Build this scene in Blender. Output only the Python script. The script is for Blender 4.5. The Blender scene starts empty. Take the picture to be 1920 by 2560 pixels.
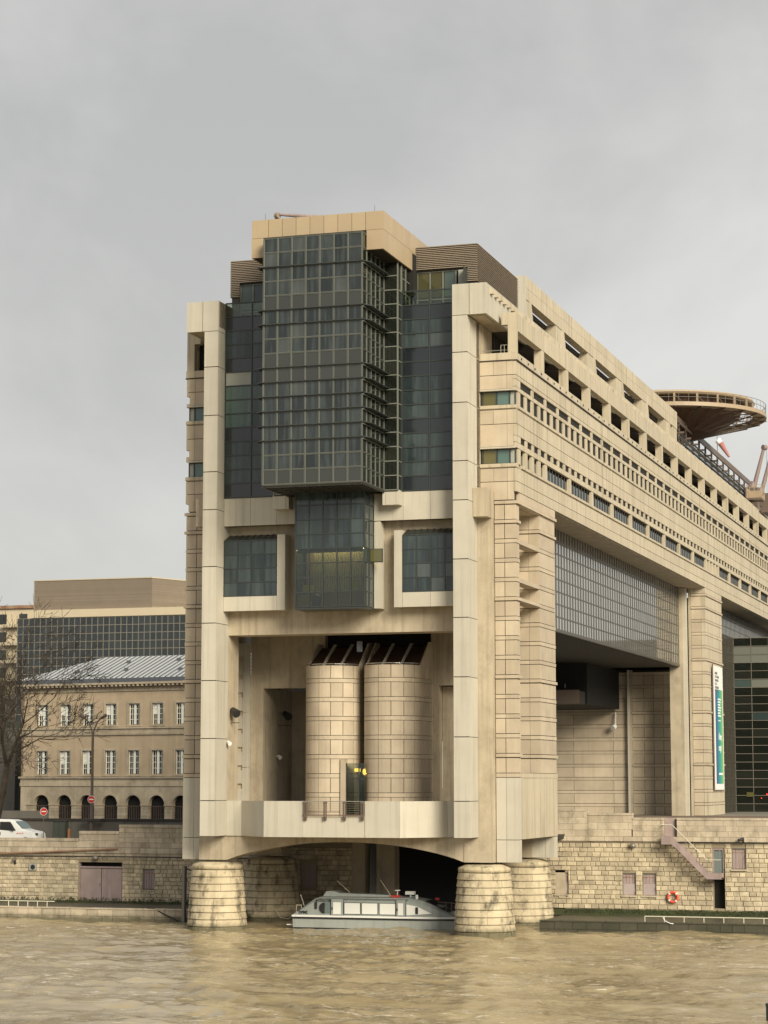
import bpy, math, random
import numpy as np
from mathutils import Vector, Matrix
R=math.radians
random.seed(7); np.random.seed(7)
S=bpy.context.scene
COL=S.collection
# ------------------------------------------------------------------ camera
CAMP=(47.8,-141.0,10.0)
cd=bpy.data.cameras.new('camera'); cam=bpy.data.objects.new('camera',cd); COL.objects.link(cam)
cam.location=CAMP; cam.rotation_euler=(R(90+6.93),0,R(17.4))
cd.sensor_fit='VERTICAL'; cd.sensor_height=24; cd.sensor_width=18; cd.lens=5560/2560*24
cd.clip_start=0.5; cd.clip_end=6000
S.camera=cam
# ------------------------------------------------------------------ world
SUN_DIR=Vector((0.68,-0.66,0.44)).normalized()
el=math.asin(SUN_DIR.z); az=math.atan2(SUN_DIR.x,SUN_DIR.y)
W=bpy.data.worlds.new('World'); S.world=W; W.use_nodes=True
nt=W.node_tree; N=nt.nodes; Lk=nt.links; N.clear()
out=N.new('ShaderNodeOutputWorld'); bg=N.new('ShaderNodeBackground'); Lk.new(bg.outputs[0],out.inputs[0])
sky=N.new('ShaderNodeTexSky'); sky.sky_type='NISHITA'; sky.sun_disc=False; sky.sun_elevation=el; sky.sun_rotation=az
tc=N.new('ShaderNodeTexCoord')
mp=N.new('ShaderNodeMapping'); mp.inputs['Scale'].default_value=(1.0,1.0,1.25); mp.inputs['Location'].default_value=(2.6,1.3,0.2); Lk.new(tc.outputs['Generated'],mp.inputs[0])
n1=N.new('ShaderNodeTexNoise'); n1.inputs['Scale'].default_value=3.3; n1.inputs['Detail'].default_value=7; n1.inputs['Roughness'].default_value=.55; n1.inputs['Distortion'].default_value=.25; Lk.new(mp.outputs[0],n1.inputs['Vector'])
cr=N.new('ShaderNodeValToRGB'); cr.color_ramp.elements[0].position=.36; cr.color_ramp.elements[0].color=(.45,.448,.435,1); cr.color_ramp.elements[1].position=.64; cr.color_ramp.elements[1].color=(.675,.670,.645,1)
Lk.new(n1.outputs['Fac'],cr.inputs[0])
# brighter, warmer cloud towards the low horizon
sx=N.new('ShaderNodeSeparateXYZ'); Lk.new(tc.outputs['Generated'],sx.inputs[0])
mr=N.new('ShaderNodeMapRange'); mr.inputs['From Min'].default_value=0.0; mr.inputs['From Max'].default_value=.30; mr.inputs['To Min'].default_value=1.0; mr.inputs['To Max'].default_value=0.0; Lk.new(sx.outputs['Z'],mr.inputs['Value'])
mxh=N.new('ShaderNodeMix'); mxh.data_type='RGBA'; mxh.blend_type='MIX'; mxh.inputs['B'].default_value=(.64,.625,.575,1)
mh=N.new('ShaderNodeMath'); mh.operation='MULTIPLY'; mh.inputs[1].default_value=.42; Lk.new(mr.outputs[0],mh.inputs[0]); Lk.new(mh.outputs[0],mxh.inputs['Factor']); Lk.new(cr.outputs[0],mxh.inputs['A'])
sc=N.new('ShaderNodeMix'); sc.data_type='RGBA'; sc.blend_type='MULTIPLY'; sc.inputs['Factor'].default_value=1; sc.inputs['B'].default_value=(10,10,10,1); Lk.new(mxh.outputs['Result'],sc.inputs['A'])
mix=N.new('ShaderNodeMix'); mix.data_type='RGBA'; mix.inputs['Factor'].default_value=.94; Lk.new(sky.outputs[0],mix.inputs['A']); Lk.new(sc.outputs['Result'],mix.inputs['B'])
Lk.new(mix.outputs['Result'],bg.inputs[0]); bg.inputs[1].default_value=.10
sd=bpy.data.lights.new('sun','SUN'); so=bpy.data.objects.new('sun',sd); COL.objects.link(so)
sd.energy=4.5; sd.angle=R(28); sd.color=(1.0,.905,.71); so.rotation_euler=SUN_DIR.to_track_quat('Z','Y').to_euler(); so.location=(80,-120,90)
S.view_settings.view_transform='Standard'; S.view_settings.look='None'; S.view_settings.gamma=1; S.view_settings.exposure=0.20; S.view_settings.use_curve_mapping=False
S.render.engine='CYCLES'; S.cycles.max_bounces=6; S.cycles.use_denoising=True

# ------------------------------------------------------------------ materials
def nodes(name):
    m=bpy.data.materials.new(name); m.use_nodes=True; t=m.node_tree; t.nodes.clear()
    o=t.nodes.new('ShaderNodeOutputMaterial'); b=t.nodes.new('ShaderNodeBsdfPrincipled'); t.links.new(b.outputs[0],o.inputs[0])
    return m,t,b
def setp(b,rough=.7,metal=0,ior=None,spec=None):
    b.inputs['Roughness'].default_value=rough; b.inputs['Metallic'].default_value=metal
    if ior: b.inputs['IOR'].default_value=ior
def noise(t,scale,detail=4,mapping=None,rough=.55):
    n=t.nodes.new('ShaderNodeTexNoise'); n.inputs['Scale'].default_value=scale; n.inputs['Detail'].default_value=detail; n.inputs['Roughness'].default_value=rough
    g=t.nodes.new('ShaderNodeNewGeometry'); src=g.outputs['Position']
    if mapping:
        mp=t.nodes.new('ShaderNodeMapping'); mp.inputs['Scale'].default_value=mapping; t.links.new(src,mp.inputs[0]); src=mp.outputs[0]
    t.links.new(src,n.inputs['Vector']); return n.outputs['Fac']
def rng(t,src,a,b,c,d):
    m=t.nodes.new('ShaderNodeMapRange'); m.inputs['From Min'].default_value=a; m.inputs['From Max'].default_value=b; m.inputs['To Min'].default_value=c; m.inputs['To Max'].default_value=d
    t.links.new(src,m.inputs['Value']); return m.outputs[0]
def mth(t,op,a,b):
    m=t.nodes.new('ShaderNodeMath'); m.operation=op
    for i,v in enumerate((a,b)):
        if isinstance(v,(int,float)): m.inputs[i].default_value=v
        else: t.links.new(v,m.inputs[i])
    return m.outputs[0]
def piece_rand(t):
    oi=t.nodes.new('ShaderNodeObjectInfo'); g=t.nodes.new('ShaderNodeNewGeometry')
    s=mth(t,'ADD',oi.outputs['Random'],g.outputs['Random Per Island']); return mth(t,'FRACT',s,0)
def mixc(t,f,a,b,mode='MIX'):
    m=t.nodes.new('ShaderNodeMix'); m.data_type='RGBA'; m.blend_type=mode
    if isinstance(f,(int,float)): m.inputs['Factor'].default_value=f
    else: t.links.new(f,m.inputs['Factor'])
    for k,v in (('A',a),('B',b)):
        if isinstance(v,tuple): m.inputs[k].default_value=(v+(1,))[:4]
        else: t.links.new(v,m.inputs[k])
    return m.outputs['Result']
def mottled(name,c,c2=None,rough=.75,patch=.35,streak=.0,piece=.12,grain=.06,dirt=None,dirt_amt=0.,bump=.15,bscale=12,metal=0,pscale=.7,tide=False):
    m,t,b=nodes(name); setp(b,rough,metal)
    c2=c2 or tuple(x*.8 for x in c)
    f=rng(t,noise(t,pscale,5),.35,.68,0,1)
    col=mixc(t,mth(t,'MULTIPLY',f,patch),c,c2)
    if piece:
        p=piece_rand(t); v=rng(t,p,0,1,1-piece,1+piece)
        vc=t.nodes.new('ShaderNodeCombineColor'); 
        for i in range(3): t.links.new(v,vc.inputs[i])
        col=mixc(t,1.0,col,vc.outputs[0],'MULTIPLY')
    if streak:
        s=rng(t,noise(t,1.0,4,(2.6,2.6,.10)),.5,.75,0,1); col=mixc(t,mth(t,'MULTIPLY',s,streak),col,tuple(x*.55 for x in c2))
        s2=rng(t,noise(t,1.0,3,(4.1,4.1,.16)),.58,.8,0,1); col=mixc(t,mth(t,'MULTIPLY',s2,streak*.5),col,tuple(min(1,x*1.2) for x in c))
    if dirt:
        d=rng(t,noise(t,.9,6,(1.3,1.3,.8),.65),.5,.66,0,1); col=mixc(t,mth(t,'MULTIPLY',d,dirt_amt),col,dirt)
    if tide:   # damp green-brown tide mark left by the river
        gg=t.nodes.new('ShaderNodeNewGeometry'); ss=t.nodes.new('ShaderNodeSeparateXYZ'); t.links.new(gg.outputs['Position'],ss.inputs[0])
        hz=mth(t,'ADD',ss.outputs['Z'],mth(t,'MULTIPLY',noise(t,1.7,4),-.5)); col=mixc(t,rng(t,hz,-.05,.32,.8,0),col,(.075,.07,.035))
    gfac=noise(t,bscale*2.5,3); gv=rng(t,gfac,0.2,.8,1-grain,1+grain); vc=t.nodes.new('ShaderNodeCombineColor')
    for i in range(3): t.links.new(gv,vc.inputs[i])
    col=mixc(t,1.0,col,vc.outputs[0],'MULTIPLY')
    t.links.new(col,b.inputs['Base Color'])
    if bump:
        bp=t.nodes.new('ShaderNodeBump'); bp.inputs['Strength'].default_value=bump; bp.inputs['Distance'].default_value=.03
        t.links.new(noise(t,bscale,5),bp.inputs['Height']); t.links.new(bp.outputs[0],b.inputs['Normal'])
    return m
def plain(name,c,rough=.5,metal=0,var=.12):
    return mottled(name,c,rough=rough,metal=metal,patch=var,piece=.04,grain=.03,bump=0)
def glass(name,c,c2,rough=.05,ior=1.75,curtain=.0,wave=.0,metal=0):
    m,t,b=nodes(name); setp(b,rough,metal,ior)
    p=piece_rand(t); col=mixc(t,rng(t,p,.25,.95,0,1),c,c2)
    if curtain:
        s=rng(t,noise(t,1.0,2,(3.2,3.2,.25)),.46,.60,0,1); col=mixc(t,mth(t,'MULTIPLY',s,curtain),col,tuple(x*2.1 for x in c2))
        s=rng(t,noise(t,1.0,3,(.9,.9,1.1)),.42,.62,0,1); col=mixc(t,mth(t,'MULTIPLY',s,curtain*.5),col,tuple(x*.35 for x in c))
    if curtain: col=mixc(t,rng(t,p,.93,.94,0,.14),col,(.17,.18,.17))
    t.links.new(col,b.inputs['Base Color'])
    if wave:
        bp=t.nodes.new('ShaderNodeBump'); bp.inputs['Strength'].default_value=wave; bp.inputs['Distance'].default_value=.02
        t.links.new(noise(t,.8,2),bp.inputs['Height']); t.links.new(bp.outputs[0],b.inputs['Normal'])
    return m
M={}
M['clad']=mottled('pale_cladding_concrete',(.485,.452,.380),(.41,.38,.315),streak=.42,piece=.05,patch=.5,bump=.08,bscale=20)
M['stone']=mottled('rust_tinted_stone',(.475,.40,.30),(.385,.32,.24),streak=.18,piece=.10,patch=.8,grain=.08,bump=.12,bscale=16)
M['side']=mottled('side_cladding_stone',(.485,.425,.32),(.41,.35,.255),streak=.75,piece=.05,patch=.6,bump=.10,bscale=14)  # warmer, lighter tone carries the stronger light on the side facade
M['conc']=mottled('structural_concrete',(.45,.385,.285),(.37,.31,.225),streak=.62,piece=0,patch=.9,grain=.08,dirt=(.17,.14,.10),dirt_amt=.30,bump=.2,bscale=7)
M['core']=mottled('shadow_joint_core',(.045,.036,.027),piece=0,patch=.2,bump=0)
M['alu']=mottled('tan_roof_panel',(.385,.30,.195),(.36,.28,.18),rough=.5,piece=.05,patch=.4,grain=.02,bump=0)
M['slat']=mottled('brown_louvre_slat',(.26,.21,.16),(.21,.17,.13),rough=.55,piece=.08,bump=0)
M['dark']=plain('recess_shade_black',(.010,.009,.008),.9)  # near-black fill that paints the shade inside recesses and openings
M['soffit']=mottled('shade_toned_soffit',(.035,.030,.024),piece=0,bump=0)  # undersides coloured almost black, their shade put into the colour
M['frame']=plain('grey_green_window_frame',(.165,.175,.15),.4)
M['framed']=plain('dark_window_frame',(.035,.042,.040),.35)
M['framem']=plain('bronze_mullion',(.065,.058,.045),.4)
M['glass']=glass('tinted_office_glass',(.016,.021,.022),(.033,.041,.041),ior=1.5,curtain=.40,wave=.05)
M['glass2']=glass('blue_grey_glass',(.022,.031,.034),(.044,.060,.061),ior=1.5,curtain=.25,wave=.06)
M['greeng']=glass('greenish_office_glass',(.06,.10,.085),(.09,.135,.115),ior=1.5,curtain=.2)
M['officeg']=glass('office_block_glass',(.022,.028,.030),(.032,.040,.042),ior=1.5)
M['spand']=glass('dark_spandrel_glass',(.030,.032,.029),(.036,.038,.034),rough=.18,ior=1.6)
M['spandb']=glass('blue_spandrel_glass',(.012,.016,.020),(.018,.023,.026),rough=.10,ior=1.6)
M['mirror']=glass('reflective_curtain_glass',(.34,.34,.32),(.41,.41,.39),rough=.05,ior=2.0,metal=.62)
M['dglass']=glass('dark_annex_glass',(.010,.012,.009),(.020,.022,.017),rough=.06,ior=1.6,wave=.25)
M['teal']=glass('teal_window_glass',(.05,.10,.095),(.10,.165,.15),rough=.06,ior=1.6)
M['olive']=glass('olive_window_glass',(.09,.085,.03),(.11,.10,.04),rough=.08,ior=1.6)
M['olived']=glass('dim_olive_glass',(.055,.053,.025),(.07,.066,.03),rough=.08,ior=1.5)
M['teald2']=glass('dim_teal_glass',(.035,.05,.05),(.06,.085,.08),rough=.07,ior=1.5)
M['dimblind']=plain('dim_grey_blind',(.14,.145,.125),.5)
M['blind']=plain('pale_window_blind',(.33,.34,.30),.6)
M['metal']=plain('grey_metal',(.22,.20,.17),.4,.3)
M['steel']=plain('bright_steel_rail',(.55,.55,.52),.25,.8)
M['browns']=plain('brown_painted_steel',(.13,.095,.075),.5)
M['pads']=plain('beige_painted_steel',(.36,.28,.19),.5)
M['pink']=mottled('pink_grey_painted_metal',(.37,.29,.275),(.29,.22,.21),rough=.6,piece=.06,streak=.55,patch=.9,dirt=(.16,.10,.07),dirt_amt=.25,bump=.08)
M['pinkl']=mottled('pale_lilac_board',(.42,.35,.34),(.33,.27,.255),piece=.05,streak=.5,patch=.9,bump=.1)
M['quay']=mottled('weathered_ashlar',(.49,.42,.32),(.38,.32,.24),rough=.9,streak=.45,piece=.14,patch=.9,dirt=(.13,.11,.08),dirt_amt=.45,tide=True,bump=.6,bscale=5)
M['rough']=mottled('rough_quay_stone',(.54,.465,.335),(.40,.335,.235),rough=.95,piece=.22,patch=1.,dirt=(.16,.13,.09),dirt_amt=.32,bump=1.0,bscale=4,pscale=1.6)
M['mortar']=mottled('quay_mortar',(.30,.25,.17),piece=0,rough=.95,bump=.4)
M['pier']=mottled('pier_limestone',(.52,.445,.31),(.42,.35,.235),rough=.9,tide=True,streak=.45,piece=.07,patch=.9,dirt=(.07,.062,.042),dirt_amt=.85,bump=.6,bscale=5,pscale=.9)
M['wet']=mottled('wet_quay_concrete',(.075,.068,.048),(.05,.05,.032),rough=.45,piece=.1,patch=1.,dirt=(.05,.052,.03),dirt_amt=.5,bump=.5,bscale=3)
M['algae']=mottled('green_algae',(.042,.055,.016),(.03,.034,.014),rough=.8,piece=0,patch=1.,bump=.5,bscale=6)
M['white']=plain('white_paint',(.78,.78,.76),.35)
M['black']=plain('black_paint',(.02,.02,.02),.4)
M['rubber']=plain('black_rubber',(.015,.015,.015),.8)
M['red']=plain('red_paint',(.55,.03,.02),.4)
M['orangef']=plain('faded_orange',(.38,.17,.07),.7)
M['orange']=plain('orange_buoy',(.70,.09,.04),.5)
M['hull']=mottled('light_grey_hull',(.37,.40,.385),(.31,.34,.325),rough=.35,piece=.03,streak=.4,patch=.7,bump=0)
M['cabin']=mottled('grey_boat_cabin',(.30,.33,.32),(.25,.275,.27),rough=.4,piece=.03,streak=.4,patch=.7,bump=0)
M['panelw']=plain('white_window_cover',(.75,.76,.74),.5)
M['land']=mottled('paved_plaza',(.22,.20,.17),piece=0,bump=.2)
M['asph']=mottled('grey_asphalt',(.06,.06,.058),piece=0,bump=.2)
M['render']=mottled('ochre_render',(.45,.355,.245),(.385,.30,.205),piece=.04,streak=.2,patch=.8,bump=.2)
M['render2']=mottled('arcade_stone',(.45,.38,.28),(.34,.285,.205),piece=.14,streak=.3,patch=.9,dirt=(.13,.11,.08),dirt_amt=.35,bump=.4,bscale=5)
M['zinc']=plain('pale_zinc_roof',(.58,.59,.585),.35,.2)
M['zincd']=plain('dark_zinc_seam',(.11,.12,.14),.4,.2)
M['winw']=plain('white_window_joinery',(.72,.72,.66),.5)
M['wing']=glass('old_window_glass',(.02,.024,.024),(.05,.055,.05),rough=.08,ior=1.5)
M['bark']=mottled('bare_bark',(.115,.09,.065),(.05,.038,.026),piece=.1,patch=1.,rough=.95,bump=.3)
M['leaf']=mottled('dry_brown_leaf',(.13,.085,.04),(.09,.055,.025),piece=.4,rough=.8,bump=0)
M['tan']=mottled('tan_apartment_wall',(.50,.43,.31),(.43,.36,.26),piece=.05,bump=.1)
M['greend']=mottled('dark_green_cladding',(.055,.062,.05),(.04,.046,.037),piece=.12,bump=0)
M['curt']=mottled('cream_curtain',(.55,.50,.36),(.45,.41,.29),piece=.12,rough=.9,bump=0)
M['yellow']=plain('yellow_upholstery',(.55,.47,.05),.7)
M['ochre']=plain('ochre_upholstery',(.42,.26,.03),.7)
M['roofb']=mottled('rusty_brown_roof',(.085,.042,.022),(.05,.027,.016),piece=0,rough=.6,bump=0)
M['craneb']=plain('brown_pink_crane_paint',(.24,.175,.16),.6)
M['rust']=mottled('rusty_pipe',(.30,.20,.13),(.20,.09,.05),piece=0,patch=1.,bump=.2)
def emis(name,c,e):
    m,t,b=nodes(name); b.inputs['Base Color'].default_value=c+(1,); b.inputs['Emission Color'].default_value=c+(1,); b.inputs['Emission Strength'].default_value=e; return m
M['lamp']=emis('warm_lit_lamp',(1.,.62,.12),2.2)
M['roomlamp']=emis('warm_ceiling_light',(1.,.80,.42),5.0)
M['redlamp']=emis('small_red_light',(1.,.05,.03),1.5)
def clearglass():
    m=bpy.data.materials.new('clear_tinted_glass'); m.use_nodes=True; t=m.node_tree; t.nodes.clear()
    o=t.nodes.new('ShaderNodeOutputMaterial'); tr=t.nodes.new('ShaderNodeBsdfTransparent'); tr.inputs[0].default_value=(.66,.70,.62,1)
    g=t.nodes.new('ShaderNodeBsdfGlossy'); g.inputs['Roughness'].default_value=.04; g.inputs['Color'].default_value=(.9,.95,.95,1)
    f=t.nodes.new('ShaderNodeFresnel'); f.inputs[0].default_value=1.6
    mx=t.nodes.new('ShaderNodeMixShader'); t.links.new(f.outputs[0],mx.inputs[0]); t.links.new(tr.outputs[0],mx.inputs[1]); t.links.new(g.outputs[0],mx.inputs[2]); t.links.new(mx.outputs[0],o.inputs[0]); return m
M['clear']=clearglass()
def watermat():
    m,t,b=nodes('muddy_river_water'); setp(b,.06,0,1.36)
    f=rng(t,noise(t,1.0,4,(.10,.35,1)),.35,.65,0,1); c=mixc(t,f,(.39,.315,.185),(.25,.195,.105))
    fo=rng(t,noise(t,1.0,7,(.9,2.8,1),.75),.57,.66,0,1); big=rng(t,noise(t,1.0,4,(.05,.16,1)),.43,.54,0,1)
    fm=mth(t,'MULTIPLY',mth(t,'MULTIPLY',fo,big),.9); c=mixc(t,fm,c,(.80,.76,.68)); t.links.new(c,b.inputs['Base Color'])
    st=rng(t,noise(t,1.0,5,(.35,2.2,1),.7),.60,.70,0,.5); c=mixc(t,st,c,(.50,.45,.35))
    dk=rng(t,noise(t,1.0,5,(.22,1.5,1),.65),.56,.68,0,.55); c=mixc(t,dk,c,(.12,.09,.045)); t.links.new(c,b.inputs['Base Color'])
    t.links.new(rng(t,fm,0,.5,.05,.5),b.inputs['Roughness'])
    bp=t.nodes.new('ShaderNodeBump'); bp.inputs['Strength'].default_value=1.; bp.inputs['Distance'].default_value=.05
    calm=rng(t,noise(t,1.0,3,(.045,.11,1)),.40,.60,.35,1.3)
    h=mth(t,'MULTIPLY',mth(t,'ADD',noise(t,1.0,5,(1.1,2.8,1),.6),mth(t,'MULTIPLY',noise(t,1.0,4,(4.5,9,1)),.30)),calm); t.links.new(h,bp.inputs['Height']); t.links.new(bp.outputs[0],b.inputs['Normal'])
    return m
M['water']=watermat()
def bannermat():
    m,t,b=nodes('blue_green_banner_print'); setp(b,.6)
    g=t.nodes.new('ShaderNodeNewGeometry'); s=t.nodes.new('ShaderNodeSeparateXYZ'); t.links.new(g.outputs['Position'],s.inputs[0])
    v=rng(t,s.outputs['Y'],84.6,89.2,0,1); r=t.nodes.new('ShaderNodeValToRGB'); e=r.color_ramp.elements
    e[0].position=0; e[0].color=(.045,.07,.20,1); e[1].position=1; e[1].color=(.30,.45,.09,1)
    a=e.new(.4); a.color=(.04,.24,.30,1); a=e.new(.72); a.color=(.07,.38,.25,1)
    t.links.new(v,r.inputs[0]); t.links.new(r.outputs[0],b.inputs['Base Color']); return m
M['banner']=bannermat()

# ------------------------------------------------------------------ mesh helpers
class MB:
    def __init__(s): s.v=[]; s.f=[]
    def box(s,x0,x1,y0,y1,z0,z1):
        n=len(s.v); s.v+=[(x0,y0,z0),(x1,y0,z0),(x1,y1,z0),(x0,y1,z0),(x0,y0,z1),(x1,y0,z1),(x1,y1,z1),(x0,y1,z1)]
        s.f+=[(n,n+3,n+2,n+1),(n+4,n+5,n+6,n+7),(n,n+1,n+5,n+4),(n+1,n+2,n+6,n+5),(n+2,n+3,n+7,n+6),(n+3,n,n+4,n+7)]; return s
    def hexa(s,p):   # 8 points ordered as box
        n=len(s.v); s.v+=[tuple(q) for q in p]
        s.f+=[(n,n+3,n+2,n+1),(n+4,n+5,n+6,n+7),(n,n+1,n+5,n+4),(n+1,n+2,n+6,n+5),(n+2,n+3,n+7,n+6),(n+3,n,n+4,n+7)]; return s
    def prism(s,poly,a,b,axis='Z'):
        n=len(s.v); k=len(poly)
        def P(u,v,w): return (u,v,w) if axis=='Z' else ((u,w,v) if axis=='Y' else (w,u,v))
        s.v+=[P(u,v,a) for u,v in poly]+[P(u,v,b) for u,v in poly]
        s.f+=[tuple(range(n+k-1,n-1,-1)),tuple(range(n+k,n+2*k))]+[(n+i,n+(i+1)%k,n+k+(i+1)%k,n+k+i) for i in range(k)]; return s
    def tube(s,p0,p1,r0,r1=None,n=8):
        r1=r0 if r1 is None else r1; p0=Vector(p0); p1=Vector(p1); d=(p1-p0)
        if d.length<1e-6: return s
        d.normalize(); a=d.orthogonal().normalized(); b=d.cross(a); k=len(s.v)
        for p,r in ((p0,r0),(p1,r1)):
            for i in range(n):
                t=2*math.pi*i/n; s.v.append(tuple(p+a*math.cos(t)*r+b*math.sin(t)*r))
        s.f+=[(k+i,k+(i+1)%n,k+n+(i+1)%n,k+n+i) for i in range(n)]+[tuple(range(k+n-1,k-1,-1)),tuple(range(k+n,k+2*n))]; return s
    def path(s,pts,r,n=8):
        for a,b in zip(pts[:-1],pts[1:]): s.tube(a,b,r,None,n)
        return s
    def revolve(s,prof,cx,cy,n=32,a0=0,a1=2*math.pi):
        full=abs(a1-a0-2*math.pi)<1e-6; k=len(s.v); m=n if full else n+1
        for i in range(m):
            t=a0+(a1-a0)*i/n
            for r,z in prof: s.v.append((cx+r*math.cos(t),cy+r*math.sin(t),z))
        L=len(prof)
        for i in range(n):
            j=(i+1)%m
            for q in range(L-1): s.f.append((k+i*L+q,k+j*L+q,k+j*L+q+1,k+i*L+q+1))
        return s
    def disc(s,cx,cy,z,r,n=32):
        k=len(s.v); s.v+=[(cx+r*math.cos(2*math.pi*i/n),cy+r*math.sin(2*math.pi*i/n),z) for i in range(n)]; s.f.append(tuple(range(k,k+n))); return s
    def build(s,name,mat,parent=None,smooth=False,kind=None,base=None,fix=False):
        off=Vector(parent_world(parent)) if parent is not None else Vector(base or (0,0,0))
        me=bpy.data.meshes.new(name); me.from_pydata([(x-off.x,y-off.y,z-off.z) for x,y,z in s.v],[],s.f)
        if smooth:
            me.polygons.foreach_set('use_smooth',[True]*len(me.polygons))
        me.materials.append(M[mat]); me.update()
        if fix:
            import bmesh; bm=bmesh.new(); bm.from_mesh(me); bmesh.ops.recalc_face_normals(bm,faces=bm.faces); bm.to_mesh(me); bm.free()
        o=bpy.data.objects.new(name,me); COL.objects.link(o)
        if parent is not None: o.parent=parent
        else: o.location=off
        if kind: o['kind']=kind
        return o
def parent_world(p):
    v=Vector((0,0,0))
    while p is not None: v+=p.location; p=p.parent
    return v
def thing(name,label,cat,loc=(0,0,0),group=None,rot=0):
    o=bpy.data.objects.new(name,None); COL.objects.link(o); o.location=loc; o['label']=label; o['category']=cat
    if group: o['group']=group
    o.empty_display_size=.2; return o
def tag(o,label,cat,group=None):
    o['label']=label; o['category']=cat
    if group: o['group']=group
    return o
def copy_tree(o,parent=None):
    c=o.copy(); COL.objects.link(c)
    if parent is not None: c.parent=parent
    for ch in o.children: copy_tree(ch,c)
    return c
class Fr:
    """facade frame: a along u, b outward along n, z up"""
    def __init__(s,O,u,n): s.O=Vector(O); s.u=Vector(u).normalized(); s.n=Vector(n).normalized()
    def p(s,a,b,z): q=s.O+s.u*a+s.n*b; return (q.x,q.y,q.z+z)
    def box(s,mb,a0,a1,b0,b1,z0,z1):
        return mb.hexa([s.p(a0,b1,z0),s.p(a1,b1,z0),s.p(a1,b0,z0),s.p(a0,b0,z0),s.p(a0,b1,z1),s.p(a1,b1,z1),s.p(a1,b0,z1),s.p(a0,b0,z1)])
FY=Fr((0,0,0),(1,0,0),(0,-1,0))
class Pieces:
    """collects alike pieces: the 300 that show largest become parts, the rest one joined part"""
    def __init__(s,name,mat,parent,limit=300,stuff=None): s.n=name; s.m=mat; s.p=parent; s.l=limit; s.L=[]; s.sn=stuff or name+'_remainder'
    def add(s,mb):
        v=np.array(mb.v); lo=v.min(0); hi=v.max(0); d=np.linalg.norm((lo+hi)/2-np.array(CAMP)); e=np.sort(hi-lo)
        s.L.append((e[1]*e[2]/d/d,mb)); return mb
    def box(s,*a): return s.add(MB().box(*a))
    def fbox(s,fr,*a): return s.add(fr.box(MB(),*a))
    def done(s):
        s.L.sort(key=lambda q:-q[0]); cache={}
        for _,mb in s.L[:s.l]:
            off=parent_world(s.p); v0=Vector(mb.v[0]); key=(len(mb.v),tuple(round(c,3) for p in mb.v for c in (p[0]-v0.x,p[1]-v0.y,p[2]-v0.z)))
            if key not in cache:
                me=bpy.data.meshes.new(s.n); me.from_pydata([(x-v0.x,y-v0.y,z-v0.z) for x,y,z in mb.v],[],mb.f); me.materials.append(M[s.m]); me.update(); cache[key]=me
            o=bpy.data.objects.new(s.n,cache[key]); COL.objects.link(o); o.parent=s.p; o.location=v0-off
        if len(s.L)>s.l:
            t=MB()
            for _,mb in s.L[s.l:]:
                n=len(t.v); t.v+=mb.v; t.f+=[tuple(i+n for i in f) for f in mb.f]
            t.build(s.sn,s.m,s.p,kind='stuff')

# ================================================================== setting
# river: dense displaced sheet where the camera sees it
def river():
    xs=np.arange(-75,75.01,.2); ys=np.concatenate([np.arange(-60,22,.22)])
    X,Y=np.meshgrid(xs,ys); Z=np.zeros_like(X)
    rs=np.random.RandomState(3)
    for i in range(46):
        lam=.45*1.115**i if i<30 else rs.uniform(.5,3.0)
        th=rs.normal(1.35,.65); k=2*math.pi/lam; a=.0085*lam**.88
        ph=rs.uniform(0,6.28); m=.55+.45*np.sin(X*rs.uniform(.05,.2)+Y*rs.uniform(.05,.3)+rs.uniform(0,6))
        Z+=a*m*np.sin(k*(math.cos(th)*X+math.sin(th)*Y)+ph+.8*np.sin(.35*X+.5*Y+i))
    fall=np.clip((75-np.abs(X))/6,0,1)*np.clip((Y+60)/6,0,1); Z*=fall
    nv=X.size; co=np.stack([X.ravel(),Y.ravel(),Z.ravel()],1).astype(np.float32)
    h,w=X.shape; idx=np.arange(nv).reshape(h,w)
    q=np.stack([idx[:-1,:-1],idx[:-1,1:],idx[1:,1:],idx[1:,:-1]],-1).reshape(-1,4)
    me=bpy.data.meshes.new('river_water'); me.vertices.add(nv); me.vertices.foreach_set('co',co.ravel())
    me.loops.add(q.size); me.loops.foreach_set('vertex_index',q.ravel().astype(np.int32)); me.polygons.add(len(q))
    me.polygons.foreach_set('loop_start',np.arange(0,q.size,4,dtype=np.int32)); me.polygons.foreach_set('use_smooth',np.ones(len(q),bool))
    me.update(); me.validate(); me.materials.append(M['water'])
    o=bpy.data.objects.new('river_water',me); COL.objects.link(o); o['kind']='structure'
river()
b=MB()
for x0,x1,y0,y1 in ((-900,-75,-175,22),(75,900,-175,22),(-75,75,-175,-60)): b.box(x0,x1,y0,y1,-3,0)
b.build('outer_river_water','water',kind='structure')
MB().box(-900,900,-420,-175,-3,6).build('far_bank','land',kind='structure')
MB().box(-900,900,-4000,-420,-3,5.9).build('far_ground','land',kind='structure')
# quay platforms
b=MB().box(-300,-10.8,9.6,17,-2,.86); b.build('quay_path_left','wet',kind='structure')
b=MB().box(11.9,300,9.6,17,-2,.62); b.box(10.6,11.9,16.3,17,-2,.62); b.build('quay_path_right','wet',kind='structure')
b=MB(); b.prism([(16.2,.622),(16.98,.622),(16.98,1.02),(16.7,.86)],10.6,120,'X'); b.build('algae_slope','algae',kind='structure')
b=MB(); b.prism([(16.5,.862),(16.98,.862),(16.98,1.02),(16.7,.96)],-120,-10.8,'X'); b.build('mossy_strip','algae',kind='structure')
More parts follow.
